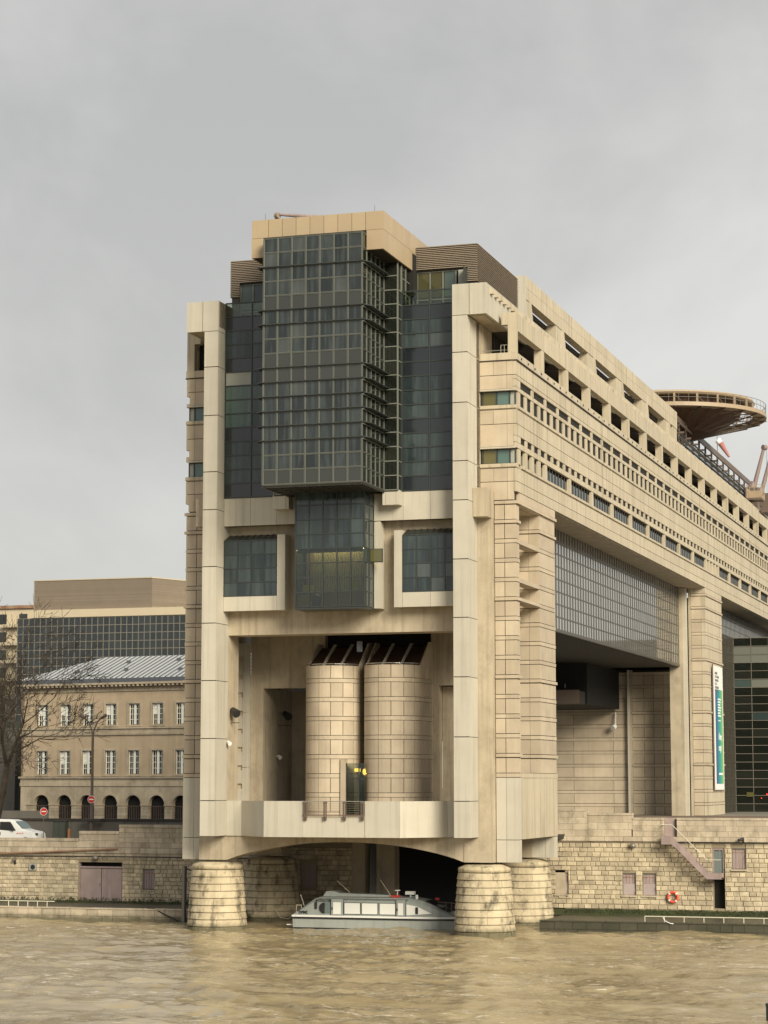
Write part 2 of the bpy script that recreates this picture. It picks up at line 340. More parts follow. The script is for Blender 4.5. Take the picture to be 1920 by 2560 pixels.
# upper ground
MB().box(-700,-10.8,17.75,1500,-1,5.0).build('street_ground_left','asph',kind='structure')
MB().box(-10.8,900,24,1500,-1,6.7).build('plaza_ground','land',kind='structure')
MB().box(11.9,900,17.75,24,-1,6.6).build('quay_pavement','land',kind='structure')
MB().box(-700,-30,1500,1600,-1,5.6).build('distant_ground','land',kind='structure')

# ================================================================== quay walls
def stone_wall(parent,x0,x1,z0,z1,Y,ch,lw,holes,name='stone',depth=.075,mat='rough',seed=1,limit=300):
    rnd=random.Random(seed); P=Pieces(name,mat,parent,limit)
    z=z0; r=0
    while z<z1-.05:
        h=min(ch*rnd.uniform(.88,1.12),z1-z)
        if z1-z-h<.12: h=z1-z
        x=x0+(0 if r%2 else -lw*.5)
        while x<x1:
            w=lw*rnd.uniform(.65,1.35); a,bb=max(x,x0),min(x+w,x1)
            if bb-a>.08:
                segs=[(a,bb)]
                for hx0,hx1,hz0,hz1 in holes:
                    if z<hz1-.03 and z+h>hz0+.03:
                        ns=[]
                        for p,q in segs:
                            if q<=hx0 or p>=hx1: ns.append((p,q)); continue
                            if p<hx0-.05: ns.append((p,hx0))
                            if q>hx1+.05: ns.append((hx1,q))
                        segs=ns
                for p,q in segs:
                    d=depth*rnd.uniform(.55,1.25); g=.009; i=.035 if mat=='rough' else .012
                    xa,xb,za,zb=p+g,q-g,z+g,z+h-g
                    if xb-xa<.06: continue
                    mb=MB(); j=[rnd.uniform(-.3,.3)*i for _ in range(8)]
                    mb.v=[(xa,Y,za),(xb,Y,za),(xb,Y,zb),(xa,Y,zb),(xa+i+j[0],Y-d,za+i+j[1]),(xb-i+j[2],Y-d*.9,za+i+j[3]),(xb-i+j[4],Y-d,zb-i+j[5]),(xa+i+j[6],Y-d*1.05,zb-i+j[7])]
                    mb.f=[(4,5,6,7),(0,1,5,4),(1,2,6,5),(2,3,7,6),(3,0,4,7)]
                    P.add(mb)
            x+=w
        z+=h; r+=1
    P.done()
WY=17.0
def shutter(parent,x0,x1,z0,z1,planks=4,split=None,mat='pink'):
    f=MB().box(x0,x1,WY+.16,WY+.20,z0,z1).build('shutter',mat,parent)
    q=Pieces('plank',mat,f)
    w=(x1-x0)/planks
    for i in range(planks): q.box(x0+i*w+.012,x0+(i+1)*w-.012,WY+.12,WY+.158,(split or z0)+.01,z1)
    q.done()
    MB().box(x0-.03,x0+.03,WY+.05,WY+.16,z0,z1).box(x1-.03,x1+.03,WY+.05,WY+.16,z0,z1).box(x0+.03,x1-.03,WY+.05,WY+.16,z1-.05,z1).build('shutter_frame','metal',f)
    MB().box(x0+.05,x0+.40,WY+.10,WY+.119,z1-.30,z1-.25).box(x1-.40,x1-.05,WY+.10,WY+.119,z1-.30,z1-.25).build('strap_hinge','rust',f)
    if split: MB().box(x0+.03,x1-.03,WY+.07,WY+.118,z0,split).build('lower_board','pinkl',f)
# ---- left wall
wl=thing('quay_wall','rough pale stone quay wall with double garage door, left of the bridge-like building','wall',(-25,WY,.9))
HL=[(-26.3,-22.64,.8,3.92),(-20.95,-20.0,1.9,3.45),(-120,-34.4,0,9)]
stone_wall(wl,-34.4,-10.8,.95,4.38,WY,.31,.47,HL,seed=2)
b=MB(); 
for a0,a1,z0,z1 in ((-120,-26.3,.7,5.0),(-26.3,-22.64,3.92,5.0),(-22.64,-20.95,.7,5.0),(-20.95,-20.0,.7,1.9),(-20.95,-20.0,3.45,5.0),(-20,-10.8,.7,5.0)): b.box(a0,a1,WY,WY+.75,z0,z1)
b.build('wall_core','mortar',wl)
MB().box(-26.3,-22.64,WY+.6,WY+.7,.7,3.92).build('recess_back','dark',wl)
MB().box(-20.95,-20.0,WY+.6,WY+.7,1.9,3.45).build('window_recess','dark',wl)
g=MB().box(-26.25,-24.50,WY+.22,WY+.28,1.0,3.48).build('garage_door','pink',wl,kind=None); MB().box(-24.62,-24.56,WY+.17,WY+.22,2.1,2.35).build('handle','metal',g)
g=MB().box(-24.44,-22.7,WY+.22,WY+.28,1.0,3.48).build('garage_door','pink',wl); 
b=MB().box(-26.3,-26.22,WY+.1,WY+.35,.9,3.92).box(-22.72,-22.64,WY+.1,WY+.35,.9,3.92).box(-26.22,-22.72,WY+.1,WY+.35,3.49,3.6); b.build('door_frame','pink',wl)
shutter(wl,-20.9,-20.05,1.95,3.42)
MB().box(-21.05,-19.9,WY-.14,WY+.1,1.78,1.89).build('window_sill','quay',wl)
P=Pieces('ledge_stone','quay',wl)
x=-36
while x<-10.8: 
    w=random.uniform(1.0,1.5); P.box(x+.01,min(x+w,-10.8)-.01,WY-.22,WY+.75,4.62,5.02); P.box(x+.01,min(x+w,-10.8)-.01,WY-.12,WY,4.4,4.6); x+=w
P.done()
P=Pieces('parapet_stone','quay',wl)
for x0,x1,zt in ((-36,-26.3,5.72),(-26.3,-22.95,6.28),(-22.95,-17.3,6.78),(-17.3,-10.8,7.0)):
    z=5.04; nrow=max(1,round((zt-.22-5.04)/.42)); hh=(zt-.22-5.04)/nrow
    for r in range(nrow):
        x=x0-(.4 if r%2 else 0)
        while x<x1-.05:
            w=random.uniform(.75,1.25); a=max(x,x0); q=min(x+w,x1)
            if q-a>.1: P.box(a+.008,q-.008,WY+random.uniform(-.01,.008),WY+.45,z+.008,z+hh-.008)
            x+=w
        z+=hh
    x=x0
    while x<x1-.05:
        w=random.uniform(1.1,1.6); P.box(x+.008,min(x+w,x1)-.008,WY-.07,WY+.52,zt-.21,zt); x+=w
P.done()
tag(MB().path([(-36,WY-.34,4.42),(-30,WY-.34,4.62),(-22.9,WY-.34,4.95)],.07).build('rusty_pipe','rust',base=(-36,WY-.34,4.4)),'rusty pipe running along the left quay wall just under the ledge','pipe')
tag(MB().path([(-36,WY-.30,4.28),(-22.4,WY-.30,4.36),(-10.8,WY-.30,4.34)],.035).build('cable_conduit','black',base=(-36,WY-.3,4.3)),'thin black conduit along the left quay wall above the garage door','cable')
def wall_lamp(x,z,label,s=1):
    t=thing('wall_lamp',label,'lamp',(x,WY,z))
    MB().revolve([(0,z+.22*s),(.16*s,z+.18*s),(.24*s,z+.02),(.22*s,z-.04*s),(.1*s,z-.16*s),(0,z-.18*s)],x,WY-.3,16).build('lamp_shade','metal',t,True)
    MB().box(x-.05,x+.05,WY-.2,WY,z+.05,z+.14).build('bracket','metal',t)
wall_lamp(-24.76,4.22,'grey round wall lamp above the lilac garage door')
wall_lamp(16.9,5.5,'grey round wall lamp under the ledge of the right quay wall')
t=thing('security_camera','small grey camera on bracket at the far left of the left quay wall','camera',(-31.67,WY,4.05))
MB().tube((-31.67,WY-.1,4.1),(-31.67,WY-.5,4.0),.10).build('housing','metal',t); MB().box(-31.75,-31.6,WY-.12,WY,3.7,4.2).build('bracket','black',t)
t=thing('vent_box','small white ventilation box with dark fan grille on left quay wall','vent',(-30.09,WY,3.5))
MB().box(-30.42,-29.78,WY-.18,WY,3.25,3.78).build('casing','blind',t); MB().revolve([(.2,0),(.2,.01)],0,0,4); MB().tube((-30.1,WY-.2,3.5),(-30.1,WY-.181,3.5),.19,None,14).build('fan_grille','black',t)
# quay kerb blocks at the waterline
def kerb(name,label,x0,x1,zt,mat,mat2,seed):
    t=thing(name,label,'kerb',((x0+x1)/2,9,zt)); rnd=random.Random(seed)
    P=Pieces('coping_stone',mat2,t); x=x0
    while x<x1: w=rnd.uniform(1.1,1.7); P.box(x+.01,min(x+w,x1)-.01,8.95,9.62,zt-.06,zt+rnd.uniform(.02,.035)); x+=w
    P.done(); P=Pieces('edge_block',mat,t)
    for z0,z1,dy in ((zt-.55,zt-.07,0),(zt-1.05,zt-.56,-.03)):
        x=x0-rnd.uniform(0,.5)
        while x<x1: w=rnd.uniform(.7,1.3); P.box(max(x,x0)+.012,min(x+w,x1)-.012,9+dy+rnd.uniform(-.02,.02),9.55,z0,z1-.01); x+=w
    P.done(); MB().box(x0,x1,9.05,9.59,-2,zt-.08).build('kerb_core','core',t)
kerb('quay_edge','pale weathered stone quay edge at the waterline, left side',-40,-10.8,.92,'quay','quay',4)
kerb('quay_edge','dark wet stone quay edge at the waterline, right side',11.9,60,.66,'wet','wet',5)
# white ladder-like railings
def lowrail(label,x0,x1,z0,h,step=1.13,y=9.35):
    t=thing('low_railing',label,'railing',(x0,y,z0))
    MB().path([(x0,y,z0+h),(x1,y,z0+h)],.035,6).build('top_rail','steelw',t)
    P=Pieces('post','steelw',t); x=x0
    while x<=x1: P.add(MB().tube((x,y,z0-.05),(x,y,z0+h),.03,None,6)); x+=step
    P.done(); return t
M['steelw']=plain('cream_painted_rail',(.58,.55,.44),.5)
lowrail('cream low railing along the left quay edge',-36.9,-24.6,.92,.42,.78)
t=lowrail('cream low railing along the right quay edge beside the lifebuoy',19.1,50,.68,.36,1.33)
tag(MB().path([(20.35,9.3,1.0),(20.5,9.0,.8),(20.9,8.9,.62),(21.1,8.95,.6)],.03,6).build('mooring_rope','white',base=(20.35,9.3,.6)),'short white rope looped over the right quay railing','rope')
tag(MB().path([(-17.2,9.3,.98),(-16.6,9.1,.95),(-15.6,8.9,.55),(-14.6,8.8,.15),(-13.4,8.6,-.2)],.045,6).build('dark_hose','rubber',base=(-17.2,9.3,.9)),'black hose trailing from the left quay edge into the river','hose')
t=thing('mooring_pole','tall grey steel mooring pole beside the left front river pier','pole',(-14.15,9.0,-1))
MB().box(-14.33,-14.12,8.8,8.95,-1,4.04).build('pole_plate','metal',t); MB().box(-14.12,-14.02,8.75,8.95,-1,4.04).build('pole_edge','black',t); MB().path([(-14.0,8.8,3.85),(-13.6,8.7,3.75)],.06,6).build('pole_arm','black',t)
# ---- right wall
wr=thing('quay_wall','rough yellow stone quay wall with lilac shutters, right of the bridge-like building','wall',(25,WY,.7))
HR=[(11.19,12.12,2.06,3.58),(16.06,17.02,2.04,3.60),(17.5,18.48,2.04,3.60),(22.52,23.35,1.2,5.42),(23.86,24.86,3.95,5.40)]
stone_wall(wr,10.6,33,1.05,5.72,WY,.335,.56,HR,seed=11)
b=MB()
hx=[10.6]
def wallcore(x0,x1,z0,z1,holes):
    xs=sorted(set([x0,x1]+[h[0] for h in holes]+[h[1] for h in holes]))
    for a,c in zip(xs[:-1],xs[1:]):
        hs=[h for h in holes if h[0]<=a+1e-6 and h[1]>=c-1e-6]
        z=z0
        for h in sorted(hs,key=lambda q:q[2]): 
            if h[2]>z: b.box(a,c,WY,WY+.75,z,h[2])
            z=h[3]
        b.box(a,c,WY,WY+.75,z,z1)
wallcore(10.6,120,.4,5.80,HR); b.build('wall_core','mortar',wr)
for h in HR: MB().box(h[0],h[1],WY+.6,WY+.7,h[2],h[3]).build('recess_back','dark',wr)
for h in HR[:3]:
    shutter(wr,h[0]+.03,h[1]-.03,h[2]+.02,h[3]-.02,4,h[2]+.82); MB().box(h[0]-.06,h[1]+.06,WY-.16,WY+.1,h[2]-.12,h[2]-.01).build('window_sill','quay',wr)
h=HR[4]; shutter(wr,h[0]+.03,h[1]-.03,h[2]+.02,h[3]-.02,4); MB().box(h[0]-.06,h[1]+.06,WY-.16,WY+.1,h[2]-.12,h[2]-.01).build('window_sill','quay',wr)
P=Pieces('ledge_stone','quay',wr); x=10.6
while x<34: w=random.uniform(1.2,2.0); P.box(x+.01,x+w-.01,WY-.22,WY+.75,5.84,6.16); P.box(x+.01,x+w-.01,WY-.08,WY,5.74,5.83); x+=w
P.done()
P=Pieces('parapet_stone','quay',wr)
for x0,x1,zt in ((10.6,13.6,8.12),(13.6,16.85,7.82),(16.85,34,7.50)):
    z=6.17; nrow=round((zt-.17-6.17)/.44); hh=(zt-.17-6.17)/nrow
    for r in range(nrow):
        x=x0-(.4 if r%2 else 0)
        while x<x1-.05:
            w=random.uniform(.8,1.3); a=max(x,x0); q=min(x+w,x1)
            if q-a>.1 and not (a<20.02 and q>19.11 and z>6.1): P.box(a+.006,q-.006,WY+random.uniform(-.008,.008),WY+.45,z+.006,z+hh-.006)
            elif q-a>.1:
                for c,d in ((a,19.11),(20.02,q)):
                    if d-c>.08: P.box(c+.006,d-.006,WY,WY+.45,z+.006,z+hh-.006)
            x+=w
        z+=hh
    x=x0
    while x<x1-.05:
        w=random.uniform(1.4,2.2); a,q=x,min(x+w,x1)
        for c,d in ([(a,min(q,19.11)),(max(a,20.02),q)] if (a<20.02 and q>19.11) else [(a,q)]):
            if d-c>.06: P.box(c+.006,d-.006,WY-.05,WY+.50,zt-.16,zt)
        x+=w
P.done()
tag(MB().box(16.85,60,WY+.55,WY+.75,7.52,7.64).build('parapet_rail','browns',base=(16.85,WY+.6,7.5)),'long dark rail on top of the right quay parapet','rail')
tag(MB().path([(20.1,WY-.3,5.78),(34,WY-.3,5.80)],.035,6).build('cable_conduit','black',base=(20,WY-.3,5.8)),'thin black conduit under the ledge of the right quay wall','cable')
t=thing('security_camera','small black camera on the ledge above the right hand lilac shutter','camera',(24.6,WY-.3,6.1)); MB().tube((24.75,WY-.25,6.08),(24.45,WY-.55,5.98),.10).build('housing','black',t); MB().box(24.7,24.8,WY-.28,WY-.22,5.8,6.05).build('bracket','black',t)
# lifebuoy
t=thing('lifebuoy','orange lifebuoy with white bands hanging on right quay wall','lifebuoy',(19.7,WY-.2,1.96))
def torus(cx,cy,cz,Rr,r,a0,a1,n=20,k=10,grow=0):
    mb=MB(); 
    for i in range(n+1):
        a=a0+(a1-a0)*i/n
        for j in range(k):
            c=2*math.pi*j/k; rr=Rr+(r+grow)*math.cos(c); mb.v.append((cx+rr*math.cos(a),cy+(r+grow)*math.sin(c),cz+rr*math.sin(a)))
    for i in range(n):
        for j in range(k): mb.f.append((i*k+j,i*k+(j+1)%k,(i+1)*k+(j+1)%k,(i+1)*k+j))
    return mb
torus(19.7,WY-.22,1.96,.34,.085,0,2*math.pi,32).build('ring','orange',t,True)
for i in range(4): torus(19.7,WY-.22,1.96,.34,.085,R(35+90*i),R(50+90*i),3,10,.012).build('white_band','white',t,True)
# staircase
t=thing('metal_staircase','lilac painted metal staircase fixed to the right quay wall with landings and handrail','staircase',(21,WY-.5,3.3))
YS0,YS1=WY-1.15,WY-.2
MB().box(19.1,19.92,YS0,YS1,5.70,5.78).build('upper_landing','pink',t)
MB().box(22.3,23.3,YS0,YS1,3.30,3.38).build('lower_landing','pink',t)
b=MB()
for y in (YS0-.04,YS1): b.box(19.1,19.88,y,y+.04,5.66,6.2)
for y in (YS0-.04,YS1):
    n=len(b.v); b.hexa([(19.88,y,5.66),(22.27,y,3.28),(22.27,y+.04,3.28),(19.88,y+.04,5.66),(19.88,y,6.2),(22.27,y,3.72),(22.27,y+.04,3.72),(19.88,y+.04,6.2)])
    b.box(22.27,23.3,y,y+.04,3.28,3.68)
b.box(23.26,23.3,YS0,YS1,3.28,3.68).box(19.1,19.13,YS0,YS1,5.66,6.2); b.build('stringer','pink',t)
P=Pieces('tread','pink',t)
for i in range(12): x=19.98+i*.195; z=5.62-i*.2; P.box(x,x+.24,YS0,YS1,z-.04,z)
P.done()
y=YS0-.02
MB().path([(19.1,y,7.03),(19.88,y,7.03),(22.3,y,4.62),(23.28,y,4.62)],.028,8).path([(19.1,y,7.03),(19.1,WY,7.03)],.028,8).build('handrail','steelw',t)
P=Pieces('baluster','metal',t)
for x,z0,z1 in ((19.12,5.7,7.35),(19.95,5.7,7.03),(20.85,5.0,6.05),(21.6,4.2,5.3),(22.32,3.3,4.6),(23.2,3.3,5.3),(23.02,3.3,4.6)): P.add(MB().tube((x,y,z0),(x,y,z1),.022,None,6))
P.done()
t2=thing('steel_door','grey blue metal door at the lower landing of the quay staircase','door',(22.8,WY+.1,3.4))
MB().box(22.54,22.62,WY+.05,WY+.2,3.36,5.40).box(23.22,23.3,WY+.05,WY+.2,3.36,5.40).box(22.62,23.22,WY+.05,WY+.2,5.25,5.40).build('door_frame','pink',t2)
M['teald']=plain('dull_teal_paint',(.13,.17,.17),.5)
MB().box(22.63,23.18,WY+.12,WY+.16,3.38,5.2).build('door_panel','teald',t2)
t=thing('wall_gate','lilac panel gate in the parapet at the head of the quay staircase','gate',(19.5,WY+.2,6.2)); MB().box(19.14,19.98,WY+.2,WY+.25,6.2,7.5).build('gate_panel','pink',t); MB().box(19.9,19.98,WY+.05,WY+.2,6.2,7.4).build('gate_post','black',t)
# stone back wall under the building
t=thing('dock_wall','shadowed rough stone wall at the back of the boat dock under the building','wall',(0,WY+.5,0))
YB=WY; 
stone_wall(t,-10.7,-2.5,.3,5.2,YB,.36,.6,[(-8.2,-6.9,2.2,4.0),(-4.2,-2.4,-1,6)],seed=21,limit=200)
MB().box(-10.8,-4.2,YB+.02,YB+.6,-2,8).build('wall_core','mortar',t)
MB().box(-8.15,-6.95,YB-.04,YB+.02,2.25,3.95).build('shutter','pink',t)
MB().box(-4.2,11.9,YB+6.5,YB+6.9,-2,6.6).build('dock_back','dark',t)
P=Pieces('dock_pillar','conc',t)
for x0,x1 in ((-4.2,-3.2),(-2.3,-.9),(5.6,7.2),(8.6,11.9)): P.box(x0,x1,YB,YB+1.2,-2,6)
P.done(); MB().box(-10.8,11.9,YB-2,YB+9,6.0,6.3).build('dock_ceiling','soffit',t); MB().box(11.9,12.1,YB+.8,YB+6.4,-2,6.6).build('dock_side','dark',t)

# ================================================================== river piers
def river_pier(cx,cy,r0,r1,label,n=9,seed=0):
    t=thing('river_pier',label,'pier',(cx,cy,-1),'stone piers standing in the river under the building'); H=4.62
    rnd=random.Random(seed); zz=[-.9]+[.25+ (H-.55-.25)*i/(n-1) for i in range(n)]
    P=Pieces('stone_course','pier',t)
    def rad(z): return r0+(r1-r0)*max(0,(z+.1))/H
    for i in range(n):
        z0,z1=zz[i],zz[i+1]; a=rad(z0)+.05; c=rad(z1)
        k=7; off=rnd.uniform(0,6.28)
        for j in range(k):   # each block of the course
            a0=off+2*math.pi*j/k; a1=off+2*math.pi*(j+1)/k-.008; dr=rnd.uniform(-.012,.012)
            mb=MB(); st=6
            for q in range(st+1):
                an=a0+(a1-a0)*q/st
                for rr,z in ((a-.4,z0+.02),(a+dr,z0+.02),(a+dr+.015,z0+.06),(c+dr+.02,z1-.05),(c+dr-.02,z1-.01),(c-.4,z1-.01)): mb.v.append((cx+rr*math.cos(an),cy+rr*math.sin(an),z))
            for q in range(st):
                for w in range(5): mb.f.append((q*6+w,(q+1)*6+w,(q+1)*6+w+1,q*6+w+1))
            P.add(mb)
    P.done()
    MB().revolve([(0,H),(r1*.75,H-.02),(r1+.02,H-.22),(r1+.06,H-.30),(r1+.04,H-.52),(0,H-.52)],cx,cy,40).build('pier_cap','pier',t,True)
    MB().revolve([(rad(-1)-.3,-1),(r1-.2,H-.5)],cx,cy,24).build('pier_core','core',t)
river_pier(-9.5,3.5,2.04,1.70,'stepped round stone pier, front left, in the river beside the mooring pole',seed=1)
river_pier(9.5,3.5,2.04,1.70,'mossy round stone pier, front right, in front of the boat bow',seed=2)
river_pier(-9.5,14.2,2.15,1.85,'shaded round stone pier behind the boat stern',seed=3)
river_pier(9.5,14.2,2.15,1.85,'round stone pier behind the mossy front right pier',seed=4)
river_pier(9.3,19.0,2.1,1.8,'rearmost round stone pier at the right, against the quay wall',seed=5)

# ================================================================== the ministry building
B=thing('ministry_building','long beige stone bridge-like office building with dark glass front and deep portal over the river','building',(0,0,0))
Clad=Pieces('cladding_panel','clad',B); StoneP=Pieces('stone_panel','stone',B); SideP=Pieces('facade_panel','side',B)
Band=Pieces('band_course','stone',B); Sill=Pieces('rounded_sill','side',B); Roofp=Pieces('roof_panel','alu',B)
conc=MB(); core=MB(); dark=MB(); soff=MB()
g=.022
# ---- corner columns (front face Y=0)
ZJ=[6.38,8.77,12.95,16.87,20.78,24.65,28.58,31.2,35.13,38.53,41.05]
for sg in (-1,1):
    xa,xb=(8.40,9.43) if sg>0 else (-9.43,-8.40)
    for i,(z0,z1) in enumerate(zip(ZJ[:-1],ZJ[1:])):
        dep=2.36 if z1<29 else (3.05 if sg>0 else 2.36)
        # hollow facing: front slab and two side slabs
        Clad.box(xa,xb,0,.16,z0+.03,z1-.03)
        Clad.box(xb-.14,xb,.16+g,dep-.01,z0+.02,z1-.02); Clad.box(xa,xa+.14,.16+g,dep-.01,z0+.02,z1-.02)
    core.box(xa+.03,xb-.03,.05,2.3,6.45,41.0)
    # structural pier behind the column
    pa,pb=(8.40,10.40) if sg>0 else (-10.40,-8.40)
    conc.box(pa,pb,2.38,4.36,4.75,28.5); conc.box(pa,xb if sg>0 else pb,2.38,4.36,28.5,41.0) if sg>0 else conc.box(xa,pb,2.38,4.36,28.5,41.0)
    # corbel on the outer side
    ca,cb=(9.46,10.42) if sg>0 else (-10.42,-9.46)
    conc.box(ca,cb,1.2,3.06,27.58,29.52)
    # column head running back as a deep fascia
    ha,hb=(8.40,10.76) if sg>0 else (-10.76,-8.40)
    m=(ha+hb)/2
    Clad.box(ha,m-g,0,.2,41.06,43.17); Clad.box(m+g,hb,0,.2,41.06,43.17)
    o=hb if sg>0 else ha
    y=.2
    while y<158:
        y1=min(y+7.84,158); Clad.box(*( (o-.2,o) if sg>0 else (o,o+.2)),y+.01,y1-.01,41.06,43.17); y=y1
    inn=ha if sg>0 else hb
    Clad.box(min(inn,inn+sg*.02),max(inn,inn+sg*.02),.21,3.9,41.06,43.17)
    conc.box(min(inn+sg*.02,o-sg*.21),max(inn+sg*.02,o-sg*.21),.21,6.5,41.10,41.35); soff.box(min(inn+sg*.02,o-sg*.21),max(inn+sg*.02,o-sg*.21),6.51,158,41.10,41.35)
    conc.box(min(inn,inn+sg*.2),max(inn,inn+sg*.2),.21,4,41.35,43.15)
dark.box(-11.40,-9.5,4.0,60,38.95,41.0); SideP.box(-11.98,-11.42,3.70,11.0,38.93,40.5)
# soffit box detail inside the head
conc.box(9.6,10.5,.5,3.2,41.02,41.10)
# dentil-like drain blocks along the fascia
D=Pieces('drain_block','side',B)
for sg in (1,):
    y=.95
    while y<150: D.box(10.76,11.0,y,y+.42,42.58,42.92); y+=1.15
D.done()
# ---- loggia gallery on the side facade (X=12)
P7=7.84
for sg in (1,-1):
    def bx(P,x0,x1,*a): 
        if sg>0: P.box(x0,x1,*a)
        else: P.box(-x1,-x0,*a)
    L=Clad if sg>0 else Pieces('cladding_panel','clad',B)
    bx(SideP,11.45,12,3.11,3.68,38.93,41.68); bx(SideP,11.0,11.44,3.11,3.60,40.86,41.68)
    y=3.7
    k=0
    while y<158:
        bx(SideP,11.50,12,y+.01,y+P7-.01,40.50,41.70)
        bx(SideP,11.42,11.98,y+P7-.78,y+P7,38.93,40.49); y+=P7; k+=1
    bx(conc,8.45,11.9,3.12,158,38.50,38.93)
    bx(conc,8.40,9.44,3.07,6.5,38.93,41.06); bx(dark,8.40,9.40,6.52,158,38.93,41.06)   # inner gallery wall
    # beams across the gallery ceiling
    y=11.2
    while y<158: bx(soff,9.5,11.49,y,y+.5,40.6,41.05); y+=P7
    if sg>0:
        gq=Pieces('gallery_window_mullion','framem',B); y=7.0
        while y<120: gq.box(9.41,9.48,y,y+.09,38.95,41.0); y+=1.96
        gq.done()
    # cornice
    y=3.1
    while y<158: bx(SideP,11.7,12.06,y+.01,min(y+3.92,158)-.01,38.44,38.92); y+=3.92
    bx(SideP,9.46,11.69,3.04,3.4,38.44,38.92); bx(core,9.5,12.1,3.06,158,38.36,38.43)
P=Pieces('drain_spout','black',B); y=4.3
while y<120: P.box(12.06,12.12,y,y+.12,38.60,38.72); y+=1.96
P.done()
# ---- side facade skins
def strip(sg,z0,z1,y0,y1,ln,P=SideP,t=.22,x=12.0):
    y=y0
    while y<y1-.01:
        q=min(y+ln,y1)
        if sg>0: P.box(x-t,x,y+.016,q-.016,z0+.02,z1-.02)
        else: P.box(-x,-x+t,y+.016,q-.016,z0+.02,z1-.02)
        y=q
YE=158.0
for sg in (1,-1):
    def cx(mb,x0,x1,*a):
        if sg>0: mb.box(x0,x1,*a)
        else: mb.box(-x1,-x0,*a)
    strip(sg,37.40,38.37,3.1,YE,P7); strip(sg,37.10,37.40,3.1,YE,P7); cx(core,11.35,11.95,3.2,YE,37.13,38.35)
    strip(sg,36.30,36.60,3.1,YE,P7)
    strip(sg,34.05,35.05,3.1,YE,P7); strip(sg,33.24,34.05,3.1,YE,P7); cx(core,11.35,11.95,3.2,YE,33.27,35.03)
    strip(sg,32.40,32.80,3.1,YE,P7)
    strip(sg,30.12,31.04,3.1,YE,P7); cx(core,11.35,11.95,3.2,YE,30.15,31.02)
    strip(sg,29.42,30.12,3.1,YE,P7); cx(core,11.35,11.95,3.2,YE,29.5,30.1)
    cx(conc,9.3,11.78,14.5,YE,29.36,29.8)
    if sg<0:
        cx(dark,10.5,11.7,3.7,YE,31.1,33.2); cx(dark,10.5,11.7,3.7,YE,35.1,37.1)
        for y0,y1 in ((4.0,14.5),(81,91.5),(158,168)): strip(sg,4.75 if y0<5 else 6.7,29.42,y0,y1,10.5,t=.3)
Pil=Pieces('window_pillar','side',B); Mul=Pieces('thin_window_bar','framem',B,limit=240); 
Gl=Pieces('ribbon_window_pane','glass2',B)
y=4.35; i=0
# upper band: narrow openings, transom openings
SideP.box(11.42,11.98,3.7,4.34,35.36,36.29); SideP.box(11.42,11.98,3.7,4.34,31.36,32.39)
SideP.box(11.785,11.99,3.1,4.34,36.61,37.09); SideP.box(11.785,11.99,3.1,4.34,32.81,33.23)
while y<YE:
    Pil.box(11.885,11.98,y+1.26,y+1.94,35.36,36.29)            # pillars of upper band
    if i%2==1: Pil.box(11.885,11.98,y+1.96-.60,y+1.96-.03,36.61,37.09)
    Pil.box(11.885,11.98,y+1.40,y+1.96,32.81,33.23)            # square openings of lower band
    blk=(i//4)%20
    n=(y-4.35)/P7
    narrow = (i<4) or (40<=i<44) 
    if narrow or i%4==3: Pil.box(11.78,11.98,y+1.28,y+1.94,31.36,32.39)
    # rounded sill segments of the lower band
    if narrow or i%4==0:
        ln=1.96 if narrow else 1.96*4
        s0=y+.02; s1=y+ln-.06
        Sill.add(MB().prism([(s0,31.06),(s1,31.06),(s1,31.34),(s0,31.34)],11.6,12.0,'X')); Sill.add(MB().prism([(s0,31.11),(s1,31.11),(s1,31.29),(s0,31.29)],12.0,12.09,'X'))
    y+=1.96; i+=1
y=3.4
while y<YE:
    Sill.add(MB().prism([(y,35.06),(y+P7-.02,35.06),(y+P7-.02,35.35),(y,35.35)],11.6,12.0,'X')); Sill.add(MB().prism([(y,35.11),(y+P7-.02,35.11),(y+P7-.02,35.30),(y,35.30)],12.0,12.09,'X')); y+=P7
# glazing behind the bands
y=3.75; 
while y<YE:
    Gl.box(11.74,11.78,y+.02,y+.96,31.34,32.12); y+=.98
y=3.75
while y<YE:
    Mul.box(11.785,11.83,y-.03,y+.03,31.3,32.4); y+=.98
dark.box(11.0,11.59,3.9,YE,31.1,33.2); dark.box(11.0,11.87,4.4,YE,35.37,37.09); dark.box(11.60,11.87,4.4,YE,32.82,33.22)  # black backing paints the shade in the openings
Gl.done(); Mul.done(); Pil.done()
